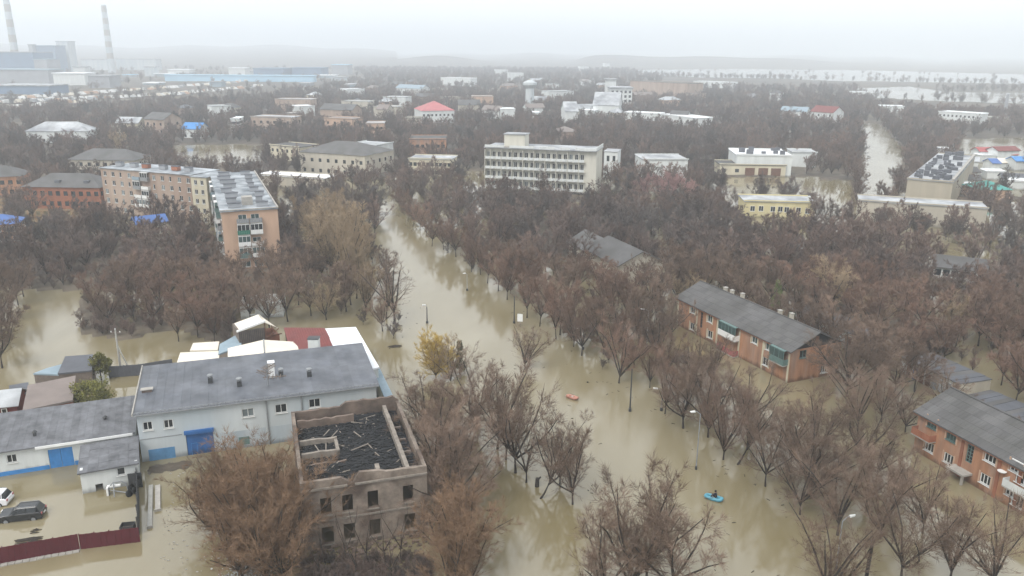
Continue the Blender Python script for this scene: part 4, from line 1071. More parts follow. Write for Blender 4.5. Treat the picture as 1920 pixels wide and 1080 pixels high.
gr = house('cream garage with three dark vehicle doors', 1350, 309, 1474, 311, 4.6, 13, 'flat', 'cream', 'slate', 1, 0, clear=60, name='garage', cat='garage')
for px in (1406, 1431, 1455):
    s, z = on_front(gr, px, 320); gr.part('garage_door', MB().box(s - 2.0, s + 2.0, -.08, -.003, .2, 3.5), M['framewood'])
for px in (1357, 1382): s, z = on_front(gr, px, 318); gr.part('window', MB().box(s - .8, s + .8, -.06, -.003, 1.6, 3.0), M['glass'])
b = house('white hall with a patchy snow-white roof behind the garage doors', 1382, 291, 1486, 293, 8.5, 22, 'flat', 'white', 'whiteroof', 1, 0, clear=5, name='white_hall', cat='building'); roof_bits(b, 8.5, 9, s=1.8, seed=4)
house('low white wing at the right end of the patchy white hall', 1486, 286, 1532, 287, 7, 12, 'flat', 'white', 'snowroof', 1, 0, clear=12, name='white_hall', cat='building')
b = house('pale yellow one-storey house with a white flat roof edge and small dark windows', 1397, 378, 1530, 381, 5, 11, 'flat', 'yellow', 'snowroof', 1, 0, clear=75, name='yellow_house')
put_windows(b, 'front', [(1411, 391), (1427, 391), (1449, 392), (1463, 392), (1475, 393), (1497, 394), (1514, 396)], 1.5, 1.7, mull=1, inset=-.09)
b.part('chimney', MB().box(b.L - 2, b.L - 1.2, 2, 2.8, 5.26, 6.8), M['white'])
b = house('beige windowless workshop gable block with a roof crowded by dark vents', 1702, 336, 1787, 343, 9.5, 85, 'flat', 'greytan', 'snowroof', 1, 0, clear=45, name='factory_building', cat='building'); roof_bits(b, 9.5, 55, s=1.7, seed=9)
b.part('roof_edge', MB().box(b.L - .6, b.L + .28, .2, 84, 10.2, 10.7), M['concrete'])
b = house('long low grey building with a pale patchy roof behind the row of dark trees', 1612, 377, 1852, 392, 6.5, 10, 'flat', 'beigewall', 'snowroof', 1, 0, clear=14, name='long_building', cat='building')
house('small market hall with a teal hipped roof', 1842, 356, 1897, 356, 4, 12, 'hip', 'tanend', 'teal', 1, 0, rise=2.5, clear=20, name='market_hall', cat='building')
mk = [('red tin', 'brightred', 1838, 283, 1872, 283, 5), ('faded red', 'redroof', 1872, 282, 1912, 281, 6), ('bright red', 'brightred', 1890, 289, 1908, 289, 4), ('white', 'whiteroof', 1843, 292, 1868, 292, 3.5), ('blue', 'blueroof', 1862, 305, 1876, 305, 3.5), ('bright blue', 'gatelight', 1906, 301, 1940, 301, 4.5),
      ('pale cream', 'creamroof', 1878, 304, 1900, 304, 3), ('broad white', 'whiteroof', 1852, 322, 1890, 323, 3.2), ('narrow white', 'whiteroof', 1792, 348, 1838, 348, 3.2), ('grey', 'slate', 1800, 322, 1838, 322, 3), ('long white', 'whiteroof', 1772, 280, 1790, 280, 4), ('pale grey', 'snowroof', 1800, 300, 1835, 302, 3), ('snow white', 'whiteroof', 1896, 340, 1935, 342, 3), ('dark', 'slatedk', 1880, 333, 1920, 335, 3), ('small grey', 'slate', 1812, 336, 1840, 337, 2.6)]
for nm, m_, x0, y0, x1, y1, h in mk: house(f'market pavilion with a {nm} roof beside the factory with the vents', x0, y0, x1, y1, h, 7, 'gable' if 'white' not in nm else 'flat', 'white', m_, 1, 0, rise=1.5, clear=12, name='market_pavilion', cat='pavilion', group='pavilions of the market')
house('house with a red roof and white porch in the far right woods', 1520, 208, 1562, 211, 8, 14, 'gable', 'white', 'redroof', 2, 4, rise=4, clear=50)
house('low house with a pale blue roof left of the far red roof', 1464, 207, 1512, 209, 6, 14, 'gable', 'white', 'lblue', 1, 0, rise=3, clear=50)
house('long white building with dark windows at the far right', 1760, 209, 1838, 214, 8, 12, 'flat', 'white', 'whiteroof', 2, 10, clear=60, name='white_building', cat='building')
house('thin white roofed building in the far right woods', 1652, 199, 1696, 200, 6, 14, 'flat', 'white', 'whiteroof', 1, 0, clear=40, name='white_building', cat='building')
house('small low white house at the right edge below the lake', 1846, 220, 1886, 222, 5, 10, 'flat', 'beigewall', 'snowroof', 1, 0, clear=40)
# far white complex
house('white hall with a steep grey roof below the stepped block', 1112, 196, 1160, 197, 10, 30, 'gable', 'white', 'snowroof', 2, 0, rise=9, clear=60, name='white_hall', cat='building')
house('grey gabled house at the left end of the far white complex', 1060, 208, 1084, 208, 9, 20, 'gable', 'white', 'snowroof', 2, 0, rise=6, clear=60)
house('long low white range running right of the steep grey roof', 1166, 211, 1235, 214, 6, 14, 'flat', 'white', 'whiteroof', 1, 0, clear=60, name='white_range', cat='building')
house('white range with a dark roof opening at its right end', 1236, 214, 1300, 222, 7, 16, 'flat', 'white', 'whiteroof', 1, 0, clear=60, name='white_range', cat='building')
house('low white link between the grey gable and the steep roof', 1086, 207, 1112, 208, 6, 14, 'flat', 'white', 'whiteroof', 1, 0, clear=60, name='white_link', cat='building')
house('long tan building on the near shore of the lake', 1182, 152, 1290, 157, 16, 26, 'flat', 'tan', 'slate', 4, 0, clear=80, name='tan_building', cat='building')
b = house('small tan kiosk with a dull brown hipped roof behind the hotel', 1042, 247, 1082, 247, 5, 14, 'hip', 'tan', 'brownroof', 1, 0, rise=2.5, clear=12, name='kiosk', cat='kiosk')
# small far houses, each told apart by where it stands
far = [(470, 219, 545, 221, 9, 'pinkish apartment row left of the school', 'tan', 'snowroof'), (515, 186, 582, 187, 10, 'grey apartment row below the blue sheds', 'tan', 'snowroof'), (396, 200, 432, 199, 9, 'pale cottage row below the parked vehicles', 'white', 'snowroof'), (270, 222, 306, 224, 9, 'worn tan house above the pale round tree', 'tan', 'slate'),
       (600, 204, 660, 206, 9, 'tan house row left of the pink roof', 'tan', 'slate'), (608, 222, 660, 224, 8, 'pink walled house above the school wing', 'tanend', 'brownroof'), (718, 182, 760, 183, 9, 'pale house row above and left of the pink roof', 'white', 'snowroof'), (650, 168, 684, 167, 9, 'white house at the foot of the blue sheds', 'white', 'whiteroof'),
       (826, 145, 882, 147, 12, 'white roofed depot in the far middle', 'white', 'whiteroof'), (886, 181, 925, 181, 10, 'pinkish house left of the water tower', 'tanend', 'snowroof'), (940, 205, 966, 205, 8, 'white house below the water tower', 'white', 'whiteroof'), (1002, 212, 1014, 212, 7, 'tiny white house right of the water tower', 'white', 'whiteroof'),
       (1028, 172, 1076, 171, 10, 'long pale house row right of the water tower', 'white', 'snowroof'), (955, 137, 982, 137, 14, 'white hall with a broken outline near the horizon', 'white', 'whiteroof'), (930, 131, 952, 131, 12, 'thin white shed near the horizon', 'white', 'whiteroof'), (1088, 125, 1104, 125, 12, 'thin white building below the wooded rise', 'white', 'whiteroof'), (1134, 119, 1144, 119, 12, 'small white block on the wooded rise', 'white', 'whiteroof'),
       (1300, 152, 1372, 155, 9, 'thin white shed along the lake shore', 'white', 'whiteroof'), (1590, 172, 1624, 173, 8, 'white shed between the two lake arms', 'white', 'whiteroof'), (742, 164, 790, 166, 9, 'pale blue shed row above the pink roof', 'white', 'lblue'), (560, 200, 590, 199, 8, 'small white house in the woods left of centre', 'white', 'whiteroof'), (432, 223, 446, 223, 8, 'tiny white house left of the pinkish row', 'white', 'whiteroof'),
       (700, 200, 745, 201, 8, 'grey house row in the woods above the school', 'beigewall', 'snowroof'), (860, 196, 900, 196, 8, 'grey roofed house right of the pink roof', 'beigewall', 'slate'), (640, 190, 690, 191, 9, 'grey roofed row between school and blue sheds', 'beigewall', 'snowroof')]
for x0, y0, x1, y1, h, lab, wm_, rm_ in far: house(lab, x0, y0, x1, y1, h, 14, 'gable' if rm_ in ('slate', 'redroof', 'lblue') else 'flat', wm_, rm_, 2, max(3, int((x1 - x0) / 11)) if y0 > 210 else 0, rise=3.5, clear=30, ww=1.6, wh=1.6)
# the roofs sunk in the middle wood, and the garages behind the orange houses
A_, B_ = P(1066, 446, 5.5), P(1160, 496, 5.5)
k1 = Bld('grey_roof_house', 'house sunk in the middle wood showing only its wide grey gabled roof', 'house', A_ + (B_ - A_) * .42, B_, 11, clear=6); k1.walls(-1, 5.5, M['beigewall']); k1.part('roof', gable(k1, 5.5, 2.6, .6), M['slate']); k1.part('gable_wall', gable_ends(k1, 5.4, 2.6), M['beigewall'])
k2 = Bld('grey_roof_house', 'house with a stepped grey roof just behind the wide grey gable in the wood', 'house', A_ + (B_ - A_) * .02, A_ + (B_ - A_) * .40, 9, clear=5); k2.walls(-1, 5.0, M['beigewall']); k2.part('roof', gable(k2, 5.0, 2.4, .6), M['slate']); k2.part('gable_wall', gable_ends(k2, 4.9, 2.4), M['beigewall'])
b = house('low house with a dull green-grey roof on the far bank of the brown flood strip', 1752, 497, 1850, 508, 3.2, 8, 'gable', 'white', 'slate', 1, 6, rise=1.8, clear=12)
def garage_row(label, x0, y0, x1, y1, n_, h=2.6, depth=6.0, greens=()):
    A_, B_ = P(x0, y0, h), P(x1, y1, h); g = Bld('garage_row', label, 'garages', A_, B_, depth, margin=1.2, clear=3)
    g.walls(-1, h, M['beigewall'], sides=('right', 'back', 'left')); w = g.L / n_
    for i in range(n_):
        a = i * w; m_ = M['green'] if i in greens else M[random.choice(['white', 'white', 'white', 'concrete', 'palewall', 'beigewall'])]
        g.part('garage_front', MB().box(a + .02, a + w - .02, 0, .3, -1, h + .1), m_)
        g.part('garage_door', MB().box(a + w * .15, a + w * .85, -.06, -.003, -.8, h - .5), m_ if i in greens else M[random.choice(['steel', 'framewood', 'gateblue', 'palewall'])])
        g.part('roof_sheet', MB().box(a + .01, a + w - .01, -.25, depth + .2, h + .11, h + .2 + .05 * (i % 2)), M['slatedk'] if i % 3 else M['slate'])
    return g
garage_row('row of low garages with dark roofs behind the gable of the orange house', 1478, 580, 1618, 636, 9, greens=(0,))
garage_row('row of low garages with white and blue doors behind the right-edge house', 1690, 670, 1800, 722, 9)
garage_row('row of half drowned garages in the right wood', 1800, 745, 1925, 800, 10)

# ------------------------------------------------------------------ works on the left horizon
def chimney(label, px, dist, top_px, top_py, r0, r1):
    d = ray(px, 95); u = np.array([d[0], d[1]]) / np.hypot(d[0], d[1]) * dist
    h = hgt(u, top_py); e = empty('factory_chimney', label, 'chimney', (u[0], u[1], 0))
    MB().lathe((0, 0, 0), [(r0 + (r1 - r0) * t, h * t) for t in (0, .25, .5, .75, 1)], 16).build('shaft', M['palewall'], e)
    for i in range(5):
        t0, t1 = .98 - i * .17, .98 - i * .17 - .085; MB().lathe((0, 0, 0), [(r0 + (r1 - r0) * t1 + .05, h * t1), (r0 + (r1 - r0) * t0 + .05, h * t0)], 16).build('painted_band', M['concrete'], e)
chimney('tall banded factory chimney nearest the left edge, cut by the top of the frame', 27, 1750, 12, -25, 7.2, 4.8)
chimney('banded factory chimney standing apart, right of the blue boiler house', 205, 1900, 197, 9, 7.2, 4.8)
def hall(label, x0, yt, x1, yt1, h, depth, wm_, rm_, name='factory_hall', cat='hall', roof='flat'): return house(label, x0, yt, x1, yt1, h, depth, roof, wm_, rm_, 1, 0, rise=h * .25, name=name, cat=cat, clear=30)
def far_block(label, px0, px1, dist, ytop, depth, wm_, rm_, name='factory_hall'):
    d0, d1 = ray(px0, 95), ray(px1, 95); a = np.array([d0[0], d0[1]]) / d0[1] * dist; b_ = np.array([d1[0], d1[1]]) / d1[1] * dist; h = hgt(a, ytop)
    g = Bld(name, label, 'building', a, b_, depth, margin=5, clear=20); g.walls(-1, h, M[wm_], t=1); g.part('roof', MB().box(-1, g.L + 1, -1, depth + 1, h + .05, h + 1.2), M[rm_]); return g
far_block('blue boiler house beside the left chimney', 62, 103, 1650, 86, 40, 'indblue', 'indblue')
far_block('pale cooling block right of the blue boiler house', 107, 128, 1700, 78, 30, 'palewall', 'indgrey', 'cooling_block')
far_block('thin grey stair tower left of the blue boiler house', 54, 62, 1640, 84, 12, 'indgrey', 'indgrey', 'stair_tower')
far_block('large blue-grey machine hall at the left edge below the chimney', -40, 60, 1350, 98, 60, 'indblue', 'indgrey')
far_block('sloping conveyor hall falling right from the machine hall', 60, 84, 1340, 112, 40, 'indgrey', 'lblue')
far_block('long hall with a pale green roof edge at the left edge', -40, 84, 1150, 131, 40, 'indgrey', 'lblue')
far_block('white workshop range right of the green-edged hall', 92, 152, 1120, 138, 30, 'white', 'whiteroof')
far_block('small pinkish office block of the works', 132, 154, 1400, 126, 18, 'white', 'indgrey')
far_block('dark blue-grey shed in the middle of the works', 158, 198, 1050, 143, 30, 'indgrey', 'indgrey')
far_block('pale square silo house near the blue gallery', 266, 286, 1500, 126, 18, 'palewall', 'snowroof')
far_block('bright blue hall with a white roof edge at the left edge', -30, 81, 900, 161, 40, 'indblue', 'snowroof')
far_block('long light blue covered gallery across the works', 303, 585, 1290, 141, 18, 'indlblue', 'indlblue', 'gallery')
far_block('blue shed behind the right half of the light blue gallery', 472, 530, 1500, 129, 60, 'indblue', 'indblue')
far_block('blue shed right of centre behind the gallery', 545, 600, 1520, 128, 60, 'indblue', 'indblue')
far_block('blue shed with white yard at the right end of the works', 620, 650, 1660, 122, 50, 'indgrey', 'indlblue')
far_block('long pale shed near the left horizon', 150, 200, 1900, 112, 30, 'palewall', 'snowroof')
far_block('long pale shed on the horizon right of the second chimney', 215, 290, 1950, 111, 30, 'palewall', 'snowroof')
far_block('pale shed with white roof behind the gallery left part', 310, 350, 1600, 131, 30, 'white', 'whiteroof')
far_block('thin white roofed shed between gallery and horizon', 425, 456, 1650, 128, 30, 'white', 'whiteroof')
q = P(993, 206); wt = empty('water_tower', 'slim pale water tower in the far middle woods', 'water tower', (q[0], q[1], 0))
h = hgt(q, 150); MB().lathe((0, 0, 0), [(4.2, 0), (3.6, h * .72)], 10).build('shaft', M['palewall'], wt); MB().lathe((0, 0, h * .72), [(3.6, 0), (6.2, 3), (6.2, h * .2), (1.5, h * .28)], 12).build('tank', M['palewall'], wt)
q = P(1883, 218); tw = empty('mast', 'thin dark mast at the right edge before the lake', 'mast', (q[0], q[1], 0)); h = hgt(q, 176); MB().tube((0, 0, 0), (0, 0, h), 1.6, 1.0, 6).build('shaft', M['indgrey'], tw)
g = far_block('tall pale tower block of the far white complex', 1139, 1158, 800, 150, 12, 'white', 'snowroof', 'tower_block')
g = far_block('stepped white block right of the pale tower block', 1148, 1189, 740, 166, 24, 'white', 'snowroof', 'white_block')
for f in range(4):
    for i in range(5): a = g.L * (i + .5) / 5 - 1; g.part('window', MB().box(a, a + 2, -.06, -.003, 2 + f * 4, 4.2 + f * 4), M['glass'])
qh = random.Random(77)
ORDN = ['first', 'second', 'third', 'fourth', 'fifth', 'sixth', 'seventh', 'eighth', 'ninth', 'tenth', 'eleventh', 'twelfth', 'thirteenth', 'fourteenth', 'fifteenth', 'sixteenth', 'seventeenth', 'eighteenth', 'nineteenth', 'twentieth']
for k in range(18):
    px = 90 + k * 33 + qh.uniform(-9, 9); dist_ = qh.uniform(1080, 1750); wpx = qh.uniform(14, 40); yb = 95 + 50 / dist_ * 1500
    far_block(f'low shed in the clutter of the works, {ORDN[k]} from left', px, px + wpx, dist_, yb - qh.uniform(4, 9) * 1100 / dist_, qh.uniform(12, 30), qh.choice(['palewall', 'indgrey', 'white', 'indblue', 'lblue', 'tanend']), qh.choice(['whiteroof', 'snowroof', 'indlblue', 'indgrey']), 'factory_shed')
for row_, (ya, yb, xa, xb, n_) in enumerate(((150, 168, 660, 1230, 13), (172, 196, 480, 1480, 15), (198, 232, 180, 1300, 12))):
    for k in range(n_):
        x0 = xa + (xb - xa) * (k + qh.uniform(.2, .8)) / n_; y0 = qh.uniform(ya, yb); w_ = qh.uniform(12, 26) * (1 + .3 * row_)
        house(f'small house among far trees, {("upper", "middle", "lower")[row_]} band, {ORDN[k]} from left', x0, y0, x0 + w_, y0 + qh.uniform(-1, 1.5), qh.uniform(5, 8), qh.uniform(8, 12), qh.choice(['gable', 'gable', 'flat', 'hip']), qh.choice(['beigewall', 'white', 'tan', 'cream', 'tanend']), qh.choice(['snowroof', 'slate', 'slate', 'snowroof', 'slatedk', 'brownroof']), 1, 0, rise=3, clear=8)
# vehicles parked in rows in the works yard
car_me = MB().hexa([(0, 0, .25), (4.6, 0, .25), (4.6, 1.8, .25), (0, 1.8, .25), (0, .05, 1.0), (4.6, .05, .95), (4.6, 1.75, .95), (0, 1.75, 1.0)]).hexa([(.6, .1, .98), (3.4, .1, .98), (3.4, 1.7, .98), (.6, 1.7, .98), (1.0, .25, 1.6), (2.8, .25, 1.6), (2.8, 1.55, 1.6), (1.0, 1.55, 1.6)])
van_me = MB().hexa([(0, 0, .3), (6.4, 0, .3), (6.4, 2.2, .3), (0, 2.2, .3), (0, .05, 2.6), (5.2, .05, 2.6), (5.2, 2.15, 2.6), (0, 2.15, 2.6)]).box(6.4, 7.0, .1, 2.1, .3, 1.3)
vme = [van_me.mesh('parked_van', M['whitepaint']), van_me.mesh('parked_van', M['creamroof']), van_me.mesh('parked_van', M['tanend']), van_me.mesh('parked_van', M['snowroof'])]
q_ = random.Random(5)
for row, (x0, y0, x1, y1, n_) in enumerate([(0, 190, 330, 166, 44), (0, 197, 180, 186, 26), (150, 190, 350, 178, 26), (300, 168, 490, 152, 34), (320, 180, 500, 162, 26), (0, 206, 160, 194, 16)]):
    for i in range(n_):
        t = (i + q_.uniform(-.2, .2)) / n_; p = P(x0 + (x1 - x0) * t, y0 + (y1 - y0) * t + q_.uniform(-.5, .5))
        o = inst('parked_van', vme[q_.choice([0, 0, 0, 1, 2, 3])], None, (p[0], p[1], .9), q_.choice([0, 1.57]) + q_.gauss(0, .1), q_.uniform(.9, 1.3)); tag(o, 'van parked in the long rows of the yard before the blue works halls', 'van', 'vans parked in the works yard')

# ------------------------------------------------------------------ cars, boats, lamps and odds and ends
def bevel_box(pts): return pts
def car(label, loc, rz, paint, suv=True):
    e = empty('parked_car', label, 'car', loc, rz); L, W, zb = 4.5, 1.86, .30
    prof = [(0, .45), (.03, .85), (.12, 1.02), (1.25, 1.12), (4.2, 1.14), (4.42, 1.0), (4.5, .6), (4.42, .36), (.1, .32)]
    b = MB(); n = len(prof); st = [(-.93, .92), (-.88, 1.0), (.88, 1.0), (.93, .92)]
    for (y, k) in st: b.v += [(x * .985 + .03 if k < 1 else x, y, zb + (z - .3) * k - .02) for x, z in prof]
    for s in range(3):
        for i in range(n): j = (i + 1) % n; b.f.append((s * n + i, s * n + j, (s + 1) * n + j, (s + 1) * n + i))
    b.f += [tuple(range(n - 1, -1, -1)), tuple(range(3 * n, 4 * n))]
    body = b.build('body', paint, e)
    z0, z1 = 1.06, 1.66; x = [1.2, 1.95, 3.95, 4.34]
    MB().hexa([(x[0], -.82, z0), (x[3], -.82, z0), (x[3], .82, z0), (x[0], .82, z0), (x[1], -.66, z1), (x[2], -.66, z1), (x[2], .66, z1), (x[1], .66, z1)]).build('cabin_glass', M['glass'], e)
    MB().hexa([(x[1] - .05, -.68, z1 - .02), (x[2] + .03, -.68, z1 - .02), (x[2] + .03, .68, z1 - .02), (x[1] - .05, .68, z1 - .02), (x[1] + .1, -.6, z1 + .06), (x[2] - .1, -.6, z1 + .06), (x[2] - .1, .6, z1 + .06), (x[1] + .1, .6, z1 + .06)]).build('roof_panel', paint, e)
    for xx in (1.98, 2.9, 3.9):
        for s in (-1, 1): MB().hexa([(xx - .05, s * .80 - .03, z0), (xx + .05, s * .80 - .03, z0), (xx + .05, s * .80 + .03, z0), (xx - .05, s * .80 + .03, z0), (xx - .05, s * .68 - .02, z1), (xx + .05, s * .68 - .02, z1), (xx + .05, s * .68 + .02, z1), (xx - .05, s * .68 + .02, z1)]).build('roof_pillar', paint, e)
    for s in (-1, 1): MB().box(2.0, 3.9, s * .62 - .02, s * .62 + .02, z1 + .08, z1 + .13).build('roof_rail', M['steel'], e)
    for xx in (.85, 3.6):
        for s in (-1, 1):
            w = MB().tube((xx, s * .72, .34), (xx, s * .95, .34), .35, n=16).build('wheel', M['black'], e); MB().tube((xx, s * .952, .34), (xx, s * .97, .34), .22, n=10).build('rim', M['steel'], w)
    for s in (-1, 1):
        MB().box(4.40, 4.475, s * .72 - .14, s * .72 + .14, .78, 1.02).build('tail_light', M['brightred'], e); MB().box(-.02, .08, s * .66 - .2, s * .66 + .2, .74, .92).build('headlight', M['lampwhite'], e)
        MB().box(1.55, 1.75, s * 1.0 - .09, s * 1.0 + .09, 1.05, 1.2).build('mirror', paint, e)
    MB().box(-.06, .02, -.5, .5, .4, .65).build('grille', M['darksteel'], e)
    MB().box(4.45, 4.52, -.26, .26, .62, .74).build('number_plate', M['whitepaint'], e)
    return e
pd_ = mat('dark_car_paint', (.012, .014, .018), var=.2, scale=.8, rough=.22, spec=.6); pw = mat('white_car_paint', (.7, .7, .72), var=.05, rough=.25, spec=.5)
a, b_ = P(1, 974), P(77, 966)
car('dark estate car standing in the flooded yard behind the maroon fence', (a[0], a[1], -.22), math.atan2(b_[1] - a[1], b_[0] - a[0]), pd_)
a = P(-58, 946); car('white estate car cut by the left edge, behind the dark one', (a[0], a[1], -.22), R(8), pw)
# broken machine by the annex: bent frame, wheels and plate
q = P(226, 925); mc = empty('scrap_heap', 'tangle of bent pipe frame and black tyres against the annex corner', 'scrap', (q[0], q[1], 0), R(15))
fr_ = MB(); pts = [(-1.2, 0, .1), (-1.1, 0, 1.0), (-.6, .1, 1.5), (.2, .1, 1.55), (.7, .2, 1.1), (.8, .2, .2)]
for u, v in zip(pts[:-1], pts[1:]): fr_.tube(u, v, .07, n=6)
fr_.tube((-1.1, 0, .6), (.7, -.5, .3), .06).tube((-.6, .1, 1.5), (-.5, -.8, .1), .06).build('pipe_frame', M['steel'], mc)
MB().box(-1.4, -1.2, -.3, .5, -.1, 1.0).box(-1.2, .1, -.05, .3, .95, 1.12).build('white_panel', M['whitepaint'], mc)
for x, y, z in ((1.2, .1, .5), (1.7, -.5, .4), (1.1, -.8, .25), (1.9, .4, .9)): MB().tube((x - .1, y, z), (x + .12, y - .1, z + .1), .42, n=12).build('tyre', M['black'], mc)
MB().box(.8, 2.3, .9, 1.0, -.3, 1.9).build('steel_plate', M['darksteel'], mc)
q = P(240, 992); bx = empty('scrap_crate', 'open dark steel crate by the end of the maroon fence', 'crate', (q[0], q[1], 0), R(10))
MB().box(-.7, .7, -.5, -.45, -.3, .6).box(-.7, .7, .45, .5, -.3, .6).build('side_panel', M['darksteel'], bx); MB().box(-.7, -.65, -.44, .44, -.3, .6).box(.65, .7, -.44, .44, -.3, .6).build('end_panel', M['darksteel'], bx); MB().box(-.64, .64, -.44, .44, .05, .1).build('base', M['woodgrey'], bx)
def beam(label, x0, y0, x1, y1, w, z, m='pole'):
    a, b_ = P(x0, y0), P(x1, y1); L_ = np.hypot(*(b_ - a)[:2]); e = empty('concrete_beam', label, 'beam', (a[0], a[1], z), math.atan2(b_[1] - a[1], b_[0] - a[0]))
    MB().hexa([(0, -w / 2, 0), (L_, -w / 2, 0), (L_, w / 2, 0), (0, w / 2, 0), (.05, -w / 2 + .03, .3), (L_ - .05, -w / 2 + .03, .3), (L_ - .05, w / 2 - .03, .3), (.05, w / 2 - .03, .3)]).build('shaft', M[m], e); MB().box(-.12, 0, -w / 2 - .05, w / 2 + .05, -.1, .34).build('end_plate', M['concrete'], e)
beam('long pale concrete beam lying in the lane beside the dark fence', 281, 990, 283, 912, .5, -.05); beam('shorter beige concrete beam lying right of the long pale one', 296, 958, 296, 912, .6, -.05, 'concrete')
# street lamps and poles
def lamp(label, px, py, h, arm=1.4, az=0., m='pole', r=.13, head=True):
    p = P(px, py); e = empty('street_lamp', label, 'street lamp', (p[0], p[1], 0), az)
    MB().tube((0, 0, -1), (0, 0, h), r, r * .6, 8).build('pole', M[m], e)
    MB().lathe((0, 0, -.05), [(r * 1.7, 0), (r * 1.7, .5), (r * 1.1, .55)], 8).build('base_collar', M['darksteel'], e)
    if head:
        MB().tube((0, 0, h - .05), (arm * .6, 0, h + .35), .045, n=5).tube((arm * .6, 0, h + .35), (arm, 0, h + .38), .045, n=5).build('arm', M['steel'], e)
        hd = MB().hexa([(arm - .1, -.14, h + .28), (arm + .5, -.1, h + .3), (arm + .5, .1, h + .3), (arm - .1, .14, h + .28), (arm - .05, -.1, h + .46), (arm + .6, -.06, h + .42), (arm + .6, .06, h + .42), (arm - .05, .1, h + .46)]).build('lamp_head', M['lampwhite'], e)
        MB().box(arm, arm + .5, -.08, .08, h + .24, h + .278).build('lens', M['glasslt'], hd)
    return e
lamp('leaning-armed white lamp on a grey pole in the open water right of the red boat', 1305, 880, 7.6, az=R(190), m='steel', r=.09, arm=.8)
lamp('street lamp nearest the bottom right corner, white head beside a thick dark post', 1567, 1068, 5.6, az=R(20), m='steel', r=.09, arm=.9)
lamp('dark lamp pole standing in water below the big forked tree, no lamp visible', 1181, 771, 6.6, m='darksteel', head=False)
lamp('white headed lamp at the near edge of the far street trees', 876, 545, 3.6, az=R(200), arm=.4)
lamp('small dark lamp standing mid street above the yellow willow', 801, 606, 3.3, m='darksteel', az=R(180), arm=.3)
lamp('thin lamp pole left of the white sign in the tree row', 964, 606, 5.5, m='darksteel', head=False)
lamp('white headed lamp in front of the tree row right of the white sign', 1093, 655, 3.5, az=R(170), arm=1.0)
lamp('white headed lamp half hidden in the near right tree row', 1240, 770, 3.0, az=R(160), arm=.8)
lamp('white headed lamp against the dark wood left of the orange gable house', 1212, 655, 7.0, az=R(170), arm=.8)
p = P(1621, 1098); e = empty('dark_post', 'thick dark wooden post cut by the bottom edge at right', 'post', (p[0], p[1], 0)); MB().tube((0, 0, -1), (.12, 0, 5.0), .2, .16, 8).build('shaft', M['black'], e); MB().box(-.05, .3, -.2, .2, 5.0, 5.1).build('cap', M['darksteel'], e)
p = P(227, 697); e = empty('utility_pole', 'pale concrete utility pole behind the workshop fence', 'utility pole', (p[0], p[1], 0)); MB().tube((0, 0, -1), (0, 0, 7.2), .2, .13, 8).build('shaft', M['pole'], e); MB().box(-.8, .8, -.06, .06, 6.6, 6.72).build('crossarm', M['woodgrey'], e)
for x in (-.7, 0, .7): MB().lathe((x, 0, 6.72 if x else 7.2), [(.05, 0), (.08, .1), (.04, .22)], 6).build('insulator', M['whitepaint'], e)
MB().tube((0, 0, 4.5), (1.6, .2, -.5), .1, .12, 6).build('strut', M['pole'], e)
p = P(975, 612); e = empty('road_sign', 'white rectangular road sign on a post standing in the flooded tree row', 'sign', (p[0], p[1], 0), R(-10)); MB().tube((0, 0, -1), (0, 0, 2.6), .05, n=6).build('post', M['steel'], e); MB().box(-.5, .5, -.09, -.055, 1.0, 2.5).build('plate', M['whitepaint'], e)
def boat(label, px, py, rz, L, W, m, inner_):
    p = P(px, py); e = empty('inflatable_boat', label, 'boat', (p[0], p[1], .0), rz); r = .21; mb = MB(); n = 28; k = 8
    for i in range(n):
        t = 2 * math.pi * i / n; cx, cy_ = (L / 2 - r) * math.copysign(abs(math.cos(t)) ** .62, math.cos(t)), (W / 2 - r) * math.copysign(abs(math.sin(t)) ** .75, math.sin(t)); nx, ny = math.cos(t), math.sin(t); up_ = .16 * max(0, math.cos(t)) ** 4
        for q in range(k): u = 2 * math.pi * q / k; mb.v.append((cx + nx * r * math.cos(u), cy_ + ny * r * math.cos(u), .2 + up_ + r * math.sin(u)))
    for i in range(n):
        j = (i + 1) % n
        for q in range(k): w = (q + 1) % k; mb.f.append((i * k + q, j * k + q, j * k + w, i * k + w))
    mb.build('tube', m, e, smooth=True)
    MB().lathe((0, 0, 0), [(1, .04), (1, .1)], 20).build('floor', inner_, e).scale = (L / 2 - r, W / 2 - r, 1)
    MB().box(-.15, .15, -W / 2 + .3, W / 2 - .3, .3, .36).build('seat', M['concrete'], e)
    for s in (-1, 1): MB().tube((.1, s * (W / 2 - .1), .45), (-.9, s * (W / 2 + .25), .25), .025, n=5).build('oar', M['framewood'], e)
    return e
bm_ = mat('teal_boat_rubber', (.09, .29, .38), var=.2, scale=2, rough=.45); bi = mat('dark_boat_floor', (.01, .05, .09), var=.3, scale=3); om = mat('orange_boat_rubber', (.42, .20, .15), var=.3, scale=1.5, rough=.5)
bo = boat('small teal inflatable boat with a dark clothed rower in the open street', 1338, 936, R(-32), 2.3, 1.1, bm_, bi)
boat('faded orange inflatable boat drifting by the branch tips in mid street', 1073, 747, R(-40), 2.2, 1.0, om, M['concrete'])
